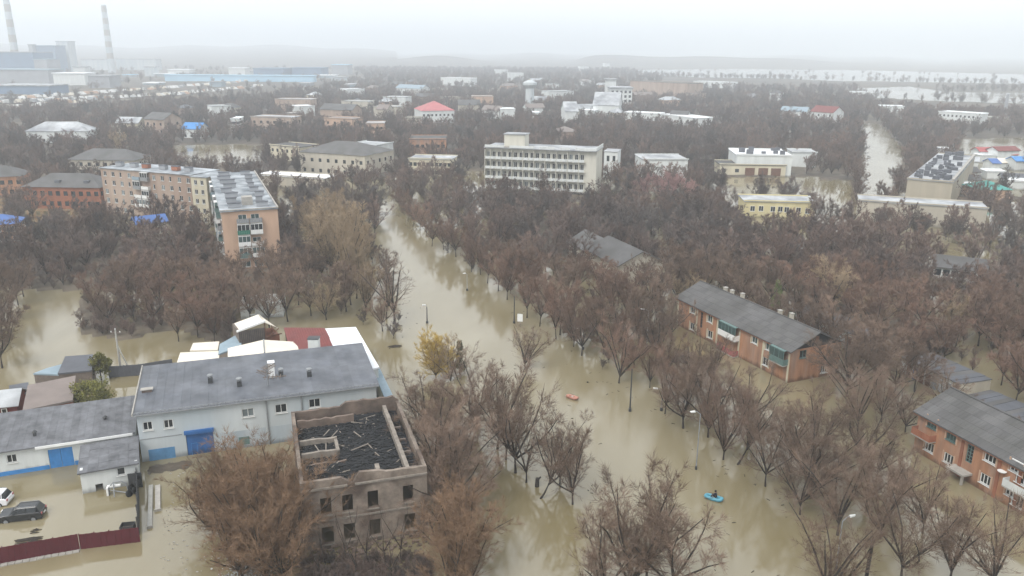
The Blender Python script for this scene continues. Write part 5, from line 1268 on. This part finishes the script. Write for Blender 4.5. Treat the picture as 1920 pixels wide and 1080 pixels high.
# the rower: one skinned body with clothes
def skin(name, verts, edges, radii, m, parent, sub=1, root=0):
    me = bpy.data.meshes.new(name); me.from_pydata(verts, edges, []); me.materials.append(m); o = inst(name, me, parent)
    md = o.modifiers.new('skin', 'SKIN'); md.use_smooth_shade = True
    for v, r_ in zip(me.skin_vertices[0].data, radii): v.radius = (r_, r_); v.use_root = False
    me.skin_vertices[0].data[root].use_root = True
    s_ = o.modifiers.new('sub', 'SUBSURF'); s_.levels = s_.render_levels = sub; return o
c, s = math.cos(R(-32)), math.sin(R(-32)); pe = empty('person', 'person in dark clothes sitting in the teal boat', 'person', (bo.location[0] + c * .25, bo.location[1] + s * .25, .36), R(-32 + 180))
sk_ = mat('skin', (.42, .24, .17), var=.1, scale=4, rough=.6); dj = mat('dark_jacket', (.012, .016, .03), var=.3, scale=4); dt = mat('dark_trousers', (.014, .014, .016), var=.3, scale=4)
V = [(0, 0, .1), (.02, 0, .32), (.06, 0, .52), (.08, 0, .60), (.10, 0, .70), (.12, 0, .80), (.1, .12, .5), (.18, .24, .34), (.38, .2, .22), (.46, .17, .22), (.1, -.12, .5), (.18, -.24, .34), (.38, -.2, .22), (.46, -.17, .22), (.05, .1, .08), (.42, .13, .22), (.62, .13, -.16), (.72, .13, -.2), (.05, -.1, .08), (.42, -.13, .22), (.62, -.13, -.16), (.72, -.13, -.2)]
E = [(0, 1), (1, 2), (2, 3), (3, 4), (4, 5), (2, 6), (6, 7), (7, 8), (8, 9), (2, 10), (10, 11), (11, 12), (12, 13), (0, 14), (14, 15), (15, 16), (16, 17), (0, 18), (18, 19), (19, 20), (20, 21)]
rad_ = [.12, .12, .11, .055, .095, .085, .06, .045, .035, .03, .06, .045, .035, .03, .085, .065, .045, .04, .085, .065, .045, .04]
skin('body', V, E, rad_, sk_, pe)
skin('jacket', [V[i] for i in (0, 1, 2, 6, 7, 8, 10, 11, 12, 3)], [(0, 1), (1, 2), (2, 3), (3, 4), (4, 5), (2, 6), (6, 7), (7, 8), (2, 9)], [.16, .165, .15, .085, .07, .055, .085, .07, .055, .07], dj, pe)
skin('trousers', [V[i] for i in (0, 14, 15, 16, 18, 19, 20)], [(0, 1), (1, 2), (2, 3), (0, 4), (4, 5), (5, 6)], [.14, .11, .085, .065, .11, .085, .065], dt, pe)
MB().lathe((.10, 0, .72), [(.125, -.02), (.13, .06), (.10, .14), (.03, .165)], 12).build('cap', M['black'], pe, smooth=True)

# ------------------------------------------------------------------ trees told apart one by one
G_ROW = 'trees in the row along the right bank of the flooded street'
L_ROW = 'bare reddish brown tree in the row along the right bank of the street'
row = [(1570, 1004, 11.5), (1500, 965, 10), (1436, 912, 10.5), (1356, 862, 11), (1246, 776, 9.5), (1272, 756, 9), (1160, 718, 12), (1218, 727, 8), (1131, 664, 10), (1091, 667, 11), (1076, 650, 10), (1043, 636, 9.5), (1050, 628, 10), (1012, 612, 10), (988, 596, 10), (951, 562, 10), (930, 546, 10), (948, 540, 10), (910, 531, 10.5), (897, 515, 10), (880, 510, 10), (870, 490, 9.5), (851, 482, 10), (836, 474, 9.5), (822, 468, 9.5), (800, 462, 9), (790, 442, 9), (778, 432, 9), (765, 424, 9), (755, 414, 8.5), (748, 402, 8.5), (738, 392, 8.5), (1120, 640, 10), (1160, 660, 10), (1190, 690, 10), (1070, 612, 10), (1030, 590, 10), (1000, 570, 10), (972, 548, 10), (1250, 720, 9.5), (1300, 740, 10)]
for i, (x, y, h) in enumerate(row):
    kw = dict(label=L_ROW, group=G_ROW)
    if (x, y) == (1160, 718): kw = dict(label='big forked tree with a stout trunk standing out into the street from the right row', group=G_ROW)
    if (x, y) == (1570, 1004): kw = dict(label='vase shaped tree on a straight dark trunk beside the nearest white lamp', group=G_ROW)
    v = NEAR[i % 7] if y > 640 else MIDV[i % 6]
    plant(v, at(x + (4 if y < 560 else 0) + (6 if y < 470 else 0), y), h * (.92 if y < 620 else 1), m=T_RED if y < 900 else T_BROWN, wide=random.uniform(.8, 1.0), **kw)
plant(LEANV[0], at(1374, 872), 10.5, 'tree leaning right out of the water between the grey lamp pole and the orange houses', 'leaning trees', T_BROWN, rz=0.2)
for x, y, h, lab in [(1690, 1092, 11.5, 'large vase shaped tree cut by the bottom edge, right of the thick dark post'), (1780, 1090, 10.5, 'spreading tree second from the right at the bottom edge'), (1860, 1110, 11, 'tree in the bottom right corner in front of the bright orange house'), (1650, 1010, 10, 'tree between the bright orange house and the vase shaped tree by the lamp'), (1730, 1000, 9, 'low tree in the water before the stair window of the bright orange house')]:
    plant(random.choice(NEAR), at(x, y), h, lab, None, T_BROWN)
# left bank, foreground
left = [(896, 806, 12.5, NEAR[0], 'broad tree on the left bank nearest the yellow willow, fanning up and left'), (931, 842, 12.0, TALLV[0], 'slim trunked tree second in the left bank group, right of the broad fan'), (966, 886, 13.0, NEAR[2], 'tall tree in the middle of the left bank group, tallest crown'), (948, 862, 10.0, NEAR[5], 'tree hidden behind the middle of the left bank group'),
        (987, 905, 8.0, SPARSE[0], 'small open forked tree in the left bank group'), (1075, 946, 9.5, NEAR[4], 'tree with a dense round crown at the right end of the left bank group'), (1050, 908, 9.0, NEAR[3], 'curved stem tree before the dense round crown')]
for x, y, h, v, lab in left: plant(v, at(x, y), h, lab, 'trees of the left bank group', T_BROWN)
plant(LEANV[1], at(1004, 936), 9.5, 'tree leaning low over the water beside a cut stump', 'leaning trees', T_BROWN, rz=R(25))
for x, y, h, lab in [(1175, 1118, 12.5, 'left of the three big bare trees rising from the bottom edge in mid street'), (1215, 1100, 12.5, 'middle of the three big bare trees rising from the bottom edge'), (1262, 1122, 11, 'right of the three big bare trees rising from the bottom edge'), (1128, 1135, 10, 'low spreading tree left of the three big bottom trees')]: plant(NEAR[int(x) % 7], at(x, y), h + .8, lab, None, T_BROWN, wide=1.0, rz=x * .37)
for x, y, h in [(832, 925, 11), (818, 880, 11), (856, 905, 9.5), (848, 965, 10.5), (868, 960, 9), (796, 822, 9.5), (826, 845, 10)]: plant((BUSHY + NEAR)[int(x * 3 + y) % 10], at(x, y), h, 'bushy brown tree in the thicket between the burnt house and the street', 'thicket right of the burnt house', T_BROWN, wide=1.2)
for x, y, h in [(858, 1085, 9.5), (842, 1112, 8.5), (880, 1105, 8.5), (850, 1045, 8.5)]: plant(BUSHY[int(x * 7 + y) % 3], at(x, y), h, 'rust brown bushy tree right of the front of the burnt house', 'thicket right of the burnt house', T_ORANGE, wide=1.2)
for x, y, h in [(495, 1050, 11.5), (460, 1030, 11), (525, 1045, 10), (435, 1005, 9.5), (505, 1000, 10.5), (470, 985, 10.5), (535, 1085, 8.5), (425, 975, 8), (495, 1090, 9.5), (402, 1002, 8), (540, 985, 8), (455, 1080, 9)]: plant(BUSHY[int(x * 7 + y) % 3], at(x, y), h, 'dense rust brown tree in the clump left of the burnt house', 'clump left of the burnt house', T_ORANGE, wide=1.15)
for x, y, h in [(612, 1062, 6), (648, 1065, 7.5), (692, 1062, 8), (722, 1060, 7), (752, 1055, 7.5), (668, 1085, 7), (600, 1085, 5.5), (735, 1090, 6)]: plant(random.choice(SAPL), at(x, y), h, 'thin sapling before the windows of the burnt house front', 'saplings before the burnt house', T_BROWN)
plant(WILLOW, at(817, 708), 7.6, 'golden yellow willow on the left bank', None, T_YELLOW, name='willow', wide=.95)
plant(BUSHY[1], at(846, 715), 7.5, 'olive brown tree right behind the golden willow', None, T_TAN)
plant(SPARSE[0], at(739, 608), 14.5, 'tall bare forked tree with long open limbs standing alone in the water', 'two lone trees by the left bank', T_BROWN); plant(SPARSE[1], at(724, 598), 11.5, 'shorter bare tree just left of the tall open forked one', 'two lone trees by the left bank', T_BROWN)
plant(NEAR[6], at(612, 600), 9, 'single small tree in the water behind the white membrane roof', None, T_TAN)
for x, y, h in [(686, 590, 11), (668, 560, 14), (648, 545, 16), (630, 530, 17), (650, 505, 16), (612, 505, 16), (678, 545, 10), (694, 562, 8), (634, 480, 15), (660, 478, 14), (674, 505, 11), (600, 480, 14), (618, 455, 15), (588, 455, 13), (650, 450, 12), (628, 430, 12), (670, 470, 10)]: plant(random.choice(TALLV), at(x, y), h, 'tall tan tree beyond the lone forked tree', 'tall tan trees on the left bank', T_TAN)
for x, y, h in [(1490, 505, 10), (1235, 382, 11), (1262, 380, 12), (1205, 384, 11), (1290, 384, 10), (1248, 395, 10)]:
    if x < 1400: plant(random.choice(MIDV), at(x, y), h, 'pinkish grey tree in the clump below the white porch', 'pinkish trees', T_PINK)
plant(TALLV[1], at(228, 296), 13, 'pale tan round tree standing out in the wood left of the flooded plaza', None, T_TAN); 
for x, y, h in [(4, 690, 11), (-25, 660, 11), (18, 632, 9), (10, 602, 10), (34, 572, 9), (-12, 578, 10), (44, 556, 9)]: plant(random.choice(MIDV), at(x, y), h, 'bare tree at the left edge beside the bright water pool', 'trees at the left edge', T_BROWN)
for x, y, h in [(470, 605, 10), (505, 615, 10), (540, 603, 11), (583, 592, 9), (560, 572, 10), (448, 585, 9), (420, 600, 9), (385, 612, 8.5)]: plant(random.choice(MIDV), at(x, y), h, 'bare tree by the pale wall behind the torn loft', 'trees behind the torn loft', T_BROWN)
wl_ = Bld('pale_wall_house', 'low roofless pale walled house among trees behind the torn loft', 'house', P(452, 598), P(532, 594), 6, margin=.3, clear=.5); wl_.walls(-1, 3.0, M['white'], {'front': [(1.5, .8, 1.2, 1.2), (5.5, .6, 1.0, 2.0)]}, sides=('front', 'left', 'right', 'back'))
for x, y, h in [(335, 640, 8), (372, 632, 9), (402, 645, 8.5), (292, 612, 9), (252, 602, 9), (205, 612, 8), (352, 602, 10), (410, 600, 10), (180, 590, 9), (300, 585, 10)]: plant(random.choice(MIDV), at(x, y), h, 'bare tree at the brushy edge behind the utility pole', 'trees at the brushy edge', T_BROWN if x % 2 else T_RED)
# leafy evergreens: clumps of small faces through the crown
def leafy(name, label, px, py, h, w, m, seed, cone=False, n=2600, ls=.2):
    q = random.Random(seed); p = at(px, py); e = empty(name, label, 'tree', p, q.uniform(0, 6)); MB().tube((0, 0, -1), (0, 0, h * .7), .14, .05, 7).tube((0, 0, h * .3), (w * .25, .1, h * .6), .07, .03, 5).tube((0, 0, h * .25), (-w * .2, w * .2, h * .55), .07, .03, 5).build('trunk', T_BARK, e)
    mb = MB(); cl = []
    for _ in range(46):
        t = q.random()
        if cone: rr_ = (1 - t) * w / 2 * q.random() ** .4; a = q.uniform(0, 6.28); cl.append((rr_ * math.cos(a), rr_ * math.sin(a), h * (.08 + .9 * t), .13 * w + .1))
        else:
            a, b__ = q.uniform(0, 6.28), math.acos(q.uniform(-.75, 1)); s_ = q.uniform(.55, 1); cl.append((w / 2 * s_ * math.sin(b__) * math.cos(a), w / 2 * s_ * math.sin(b__) * math.sin(a), h * .52 + h * .42 * s_ * math.cos(b__), q.uniform(.13, .22) * w))
    for _ in range(n):
        c_ = q.choice(cl); o = Vector((q.gauss(0, 1), q.gauss(0, 1), q.gauss(0, .7))).normalized() * c_[3] * q.random() ** .4 ; ctr = Vector(c_[:3]) + o; u = Vector((q.gauss(0, 1), q.gauss(0, 1), q.gauss(0, 1))).normalized(); v = u.orthogonal().normalized(); s_ = ls * q.uniform(.6, 1.3)
        i = len(mb.v); mb.v += [tuple(ctr - u * s_), tuple(ctr + v * s_ * .5), tuple(ctr + u * s_), tuple(ctr - v * s_ * .5)]; mb.f.append((i, i + 1, i + 2, i + 3))
    mb.build('crown', m, e); return e
ol = mat('olive_leaves', (.13, .125, .028), var=.7, scale=1.6, rough=.8, rnd=.1); pg = mat('pale_green_needles', (.12, .15, .05), var=.5, scale=1.5, rough=.8); dg = mat('dull_conifer', (.07, .075, .035), var=.5, scale=1.5)
leafy('olive_shrub', 'round olive green leafy tree against the brown tin shed', 172, 772, 5.2, 5.4, ol, 1, n=4200, ls=.17)
leafy('olive_shrub', 'smaller upright olive tree behind the round one by the fence', 190, 712, 4.6, 3.2, ol, 2, n=2400, ls=.17)
leafy('conifer', 'pale green pointed conifer beside the grey roof of the orange gable house', 1453, 596, 7.5, 3.2, pg, 3, cone=True, n=2400)
leafy('conifer', 'small dark conifer tip showing right of the golden willow', 862, 700, 5.5, 2.2, dg, 4, cone=True, n=1500)
leafy('conifer', 'dull dark conifer before the middle of the hotel', 1012, 352, 10, 4, dg, 5, cone=True, n=1800, ls=.3)
st_ = P(1006, 912); e = empty('tree_stump', 'cut stump with a broken top beside the leaning tree', 'stump', (st_[0], st_[1], 0)); MB().tube((0, 0, -1), (.1, 0, 1.1), .3, .24, 9).tube((.1, 0, .8), (.5, .2, 1.2), .12, .1, 6).build('trunk', T_BARK, e)
st_ = P(1444, 708)
# driftwood and rubbish on the water
for x, y, L_, a, lab in [(925, 962, 1.6, .1, 'curved driftwood log floating near the left bank'), (1102, 717, .4, 0, 'small dark drift lump in mid street right of the orange boat'), (740, 650, 2.6, .2, 'mat of grey branches drifting left of the golden willow'), (55, 1012, 3.0, .25, 'dark plank floating in the yard behind the maroon fence'), (64, 996, 1.4, .1, 'round clump of weed in the yard below the dark car')]:
    p = P(x, y); q = random.Random(x); mb = MB(); e = None
    for k in range(3 if L_ < 2 else 14): o = q.uniform(-.4, .4) * min(L_, 1.5); mb.tube((-L_ / 2 + q.uniform(0, .4) * L_, o, .0), (L_ * .1, o + q.uniform(-.2, .2), .1), .05 + .03 * q.random(), .06, 6).tube((L_ * .1, o, .1), (L_ / 2 - q.uniform(0, .3) * L_, o + q.uniform(-.3, .3), .02), .07, .03, 6)
    o = mb.build('driftwood', T_BARK, None, (p[0], p[1], .0)); o.rotation_euler[2] = a; tag(o, lab, 'driftwood')
q = random.Random(21); mb = MB()
for i in range(90):
    if q.random() < .5: x, y = q.uniform(300, 440), q.uniform(985, 1078)
    else: x, y = q.uniform(310, 360), q.uniform(880, 1000)
    p = P(x, y); w = q.uniform(.02, .10); mb.hexa([(p[0] + q.uniform(-1, 1) * w * .3 + a * w * 2, p[1] + b__ * w, .002 + c_ * .06) for c_ in (0, 1) for (a, b__) in ((0, 0), (1, 0), (1, 1), (0, 1))])
tag(mb.build('floating_litter', M['concrete']), kind='stuff')
mb = MB()
for i in range(170):
    k = q.randrange(len(STREET)); a, b_ = STREET[k], STREET[(k + 1) % len(STREET)]; t = q.random(); x, y = a[0] + (b_[0] - a[0]) * t + q.gauss(0, 14), a[1] + (b_[1] - a[1]) * t + q.gauss(0, 8); p = P(x, y); w = q.uniform(.15, .6); an_ = q.uniform(0, 3.14)
    mb.tube((p[0], p[1], .02), (p[0] + w * math.cos(an_), p[1] + w * math.sin(an_), .03), q.uniform(.015, .045), n=4)
tag(mb.build('floating_twigs', T_BARK), kind='stuff')
mb = MB()
for i in range(900):
    p = P(q.gauss(466, 20), q.uniform(1042, 1095)); w = q.uniform(.04, .15); z = q.uniform(-.1, .3); mb.hexa([(p[0] + q.uniform(-w, w) * .4 + a * w, p[1] + q.uniform(-w, w) * .4 + b__ * w, z + c_ * w * .6) for c_ in (0, 1) for (a, b__) in ((0, 0), (1, 0), (1, 1), (0, 1))])
tag(mb.build('white_debris', M['white']), kind='stuff')
# dark silt bank showing at the foot of the workshop wall
mb = MB(); c0, c1 = P(266, 884), P(385, 866); ux = (c1 - c0)[:2] / np.hypot(*(c1 - c0)[:2]); uy = np.array([-ux[1], ux[0]]); Ls = np.hypot(*(c1 - c0)[:2]); ni, nj = 44, 26
for j in range(nj + 1):
    for i in range(ni + 1):
        u, v = i / ni, j / nj; e_ = min(u, 1 - u) * 3.5 if u > .5 else min(u * 8, 1); e_ = min(1, e_) * math.sin(math.pi * v) ** .7
        z = -.30 + .40 * e_ + .05 * math.sin(u * 31 + v * 9) * math.sin(v * 17) + q.uniform(-.025, .025); d2 = ux * (u * Ls) + uy * ((v - .5) * 4.2); mb.v.append((c0[0] + d2[0], c0[1] + d2[1], z))
for j in range(nj):
    for i in range(ni): k = j * (ni + 1) + i; mb.f.append((k, k + 1, k + ni + 2, k + ni + 1))
tag(mb.build('mud_bank', gm, smooth=True), kind='structure')

# ------------------------------------------------------------------ scattered woods: the nearest as trees of their own, the rest as one mass
def blocked(x, y, d, big=1.0):
    for (A_, u, L_, D_, mg, cl) in EXCL:
        dx, dy = x - A_[0], y - A_[1]; s_, t_ = dx * u[0] + dy * u[1], -dx * u[1] + dy * u[0]
        if -mg < s_ < L_ + mg and -mg < t_ < D_ + mg: return True
        if cl > mg:                                          # room kept in front, on the camera's side
            n_ = math.hypot(x, y); vx, vy = x / n_, y / n_
            for st in (cl * .33, cl * .66, cl):
                ss, tt = s_ + (vx * u[0] + vy * u[1]) * st, t_ + (-vx * u[1] + vy * u[0]) * st
                if -1 < ss < L_ + 1 and -1 < tt < D_ + 1: return True
    return False
NOTREE = [STREET, SIDE, CHANNEL, YARD1, YARD2, STRIP, MARKET, PLAZA, SQUARE, INDUST, NEARLEFT, [(320,270),(498,270),(500,322),(326,322)], [(1240,146),(1560,152),(1700,156),(1940,160),(1940,168),(1240,166)], [(1640,186),(1800,194),(1940,198),(1940,214),(1800,210),(1640,200)], LAKE1, LAKE2]
rt = random.Random(99); cand = []
for (d0, d1, sp) in ((62, 250, 5.8), (250, 520, 7.4), (520, 1000, 9.5), (1000, 2300, 17)):
    nx_ = int(2 * d1 * .72 / sp); ny_ = int(d1 / sp)
    for j in range(ny_):
        for i in range(nx_):
            x, y = (i - nx_ / 2 + rt.uniform(-.42, .42)) * sp, (j + rt.uniform(-.42, .42)) * sp; d = math.hypot(x, y)
            if not d0 <= d < d1 or abs(x) > y * .70 + 12: continue
            px, py = Q(x, y)
            if not (-70 < px < 1990 and py < 1150): continue
            if any(in_poly(px, py, p) for p in NOTREE):
                if not ((in_poly(px, py, LAKE1) or in_poly(px, py, LAKE2)) and rt.random() < .025 or in_poly(px, py, INDUST) and rt.random() < .10): continue
            if in_poly(px, py, HOUSES) and rt.random() < .10: continue
            if any((x - a) ** 2 + (y - b__) ** 2 < 14 for a, b__ in TREES) if d < 260 else False: continue
            if blocked(x, y, d): continue
            if rt.random() < .15: continue
            cand.append((d, x, y, px, py))
cand.sort()
n_single = max(0, 295 - len([o for o in bpy.data.objects if o.get('category') == 'tree']))
def region(px, py):
    if in_poly(px, py, HOUSES): return 'bare brown tree among the orange houses on the right', 'trees among the orange houses', T_BROWN
    if px < 720: return 'bare grey brown tree in the wood between apartment block and workshop', 'trees of the left wood', T_BROWN
    return 'bare reddish tree in the deep wood right of the street row', 'trees of the middle wood', T_RED
for k, (d, x, y, px, py) in enumerate(cand[:n_single]):
    lab, grp, m_ = region(px, py); h = (rt.uniform(6, 8.5) if px > 1620 and py > 770 else rt.uniform(8.5, 12)) if in_poly(px, py, HOUSES) else rt.uniform(6.5, 11.5); m_ = T_TAN if rt.random() < .07 and d > 130 else T_BROWN if rt.random() < .25 else m_; v = NEAR[k % 7] if d < 125 else MIDV[k % 6]
    plant(v, (x, y, 0), h, lab, grp, m_, wide=rt.uniform(.95, 1.25))
rest = cand[n_single:]
for i, fm_ in enumerate(FARV):           # one of each far kind stands as a tree of its own
    d, x, y, px, py = rest[i * 9]; o = inst('bare_tree', fm_, None, (x, y, 0), rt.uniform(0, 6), .85); o.name = 'bare_tree'; tag(o, 'bare tree at the near edge of the far wood', 'tree', 'trees at the near edge of the far wood')
    FARV[i] = o
def scatter(name, pts, protos):
    """one object: instances of a few meshes on points"""
    me = bpy.data.meshes.new(name); me.from_pydata([p[:3] for p in pts], [], [])
    for an, ty, ix in (('size', 'FLOAT', 3), ('turn', 'FLOAT', 4)):
        at_ = me.attributes.new(an, ty, 'POINT'); at_.data.foreach_set('value', [float(p[ix]) for p in pts])
    at_ = me.attributes.new('pick', 'INT', 'POINT'); at_.data.foreach_set('value', [int(p[5]) for p in pts])
    o = inst(name, me); tag(o, kind='stuff')
    ng = bpy.data.node_groups.new(name + '_nodes', 'GeometryNodeTree'); ng.interface.new_socket('Geometry', in_out='INPUT', socket_type='NodeSocketGeometry'); ng.interface.new_socket('Geometry', in_out='OUTPUT', socket_type='NodeSocketGeometry')
    N, K = ng.nodes, ng.links; gi, go = N.new('NodeGroupInput'), N.new('NodeGroupOutput'); ip = N.new('GeometryNodeInstanceOnPoints'); jn = N.new('GeometryNodeJoinGeometry')
    for p_ in reversed(protos):
        oi = N.new('GeometryNodeObjectInfo'); oi.inputs['Object'].default_value = p_; oi.inputs['As Instance'].default_value = True; oi.transform_space = 'ORIGINAL'; K.new(oi.outputs['Geometry'], jn.inputs[0])
    def na(nm, ty): a = N.new('GeometryNodeInputNamedAttribute'); a.data_type = ty; a.inputs[0].default_value = nm; return a.outputs[0]
    cx = N.new('ShaderNodeCombineXYZ'); K.new(na('turn', 'FLOAT'), cx.inputs[2])
    cs = N.new('ShaderNodeCombineXYZ'); sz = na('size', 'FLOAT')
    for q in range(3): K.new(sz, cs.inputs[q])
    K.new(gi.outputs[0], ip.inputs['Points']); K.new(jn.outputs[0], ip.inputs['Instance']); ip.inputs['Pick Instance'].default_value = True; K.new(na('pick', 'INT'), ip.inputs['Instance Index']); K.new(cx.outputs[0], ip.inputs['Rotation']); K.new(cs.outputs[0], ip.inputs['Scale']); K.new(ip.outputs[0], go.inputs[0])
    md = o.modifiers.new('scatter', 'NODES'); md.node_group = ng; return o
scatter('far_wood', [(x, y, 0, (rt.uniform(.5, 1.02) * (1.0 if d < 520 else 1.0 if d < 1000 else 1.1)), rt.uniform(0, 6.28), rt.randrange(5)) for (d, x, y, px, py) in rest], FARV)
und = []
for _ in range(2600):
    px, py = rt.uniform(-60, 1980), rt.uniform(380, 700); p = P(px, py)
    ok = any(in_poly(px, py, q_) for q_ in LAND) or (rt.random() < .22 and not any(in_poly(px, py, q_) for q_ in NOTREE))
    if ok and not blocked(p[0], p[1], 0): und.append((p[0], p[1], .1, rt.uniform(.16, .34), rt.uniform(0, 6.28), rt.randrange(5)))
for _ in range(300):
    p = P(rt.uniform(570, 810), rt.uniform(1046, 1130)); und.append((p[0], p[1], -.4, rt.uniform(.08, .17), rt.uniform(0, 6.28), rt.randrange(5)))
scatter('undergrowth', und, FARV)
print('singles', n_single, 'mass', len(rest), 'undergrowth', len(und))

# ------------------------------------------------------------------ labels that single each alike tree out by what it stands next to
MARKS = [(975, 612, 'the white road sign'), (1305, 880, 'the grey lamp pole'), (1181, 771, 'the dark lamp pole'), (1420, 640, 'the orange gable house'), (1800, 850, 'the bright orange house'), (1130, 470, 'the sunk grey roofs'), (1550, 615, 'the garages with the green door'),
         (1745, 700, 'the garages with white and blue doors'), (1453, 596, 'the pale green conifer'), (1462, 400, 'the yellow house'), (1800, 503, 'the house with the green-grey roof'), (876, 545, 'the far white headed lamp'), (470, 490, 'the pinkish end wall'), (285, 425, 'the blue roofed outbuilding'), (250, 372, 'the tan apartment wing'),
         (115, 372, 'the grey hipped brick house'), (10, 435, 'the bright blue roof'), (227, 697, 'the utility pole'), (1621, 1092, 'the thick dark post'), (737, 606, 'the lone forked tree'), (1015, 345, 'the hotel'), (1212, 655, 'the lamp by the dark wood'), (722, 365, 'the far end of the street')]
ORD = ['', 'second ', 'third ', 'fourth ', 'fifth ', 'sixth ', 'seventh ', 'eighth ', 'ninth ', 'tenth ', 'eleventh ', 'twelfth ', 'thirteenth ', 'fourteenth ', 'fifteenth ', 'sixteenth ', 'seventeenth ', 'eighteenth ', 'nineteenth ', 'twentieth ']
big, small = {}, {}
for o in bpy.data.objects:
    if o.get('category') != 'tree' or 'group' not in o: continue
    g = o['group']; px, py = Q(o.location[0], o.location[1])
    if g in ('trees among the orange houses', 'trees of the left wood', 'trees of the middle wood', G_ROW) and 'row along' in o['label'] + ' row along':
        if o['label'].startswith(('big forked', 'vase shaped')): continue
        m_ = min(MARKS, key=lambda q: (q[0] - px) ** 2 + ((q[1] - py) * 1.8) ** 2); dx, dy = px - m_[0], (py - m_[1]) * 1.8
        dr_ = ('right of' if dx > 0 else 'left of') if abs(dx) > abs(dy) else ('in front of' if dy > 0 else 'behind')
        kind = 'bare row tree' if g == G_ROW else 'bare brown tree'
        big.setdefault((kind, m_[2], dr_), []).append((dx * dx + dy * dy, o))
    elif g.startswith(('thicket', 'clump', 'saplings', 'tall tan', 'pinkish', 'trees at the', 'trees behind')): small.setdefault((g, o['label']), []).append((px, o))
for (kind, mk_, dr_), lst in big.items():
    for i, (d, o) in enumerate(sorted(lst, key=lambda q: q[0])): o['label'] = f"{kind}, {ORD[min(i, 19)]}nearest {dr_} {mk_}"
for (g, lab), lst in small.items():
    for i, (d, o) in enumerate(sorted(lst, key=lambda q: q[0])): o['label'] = f"{lab}, {ORD[i].strip() or 'first'} from left"
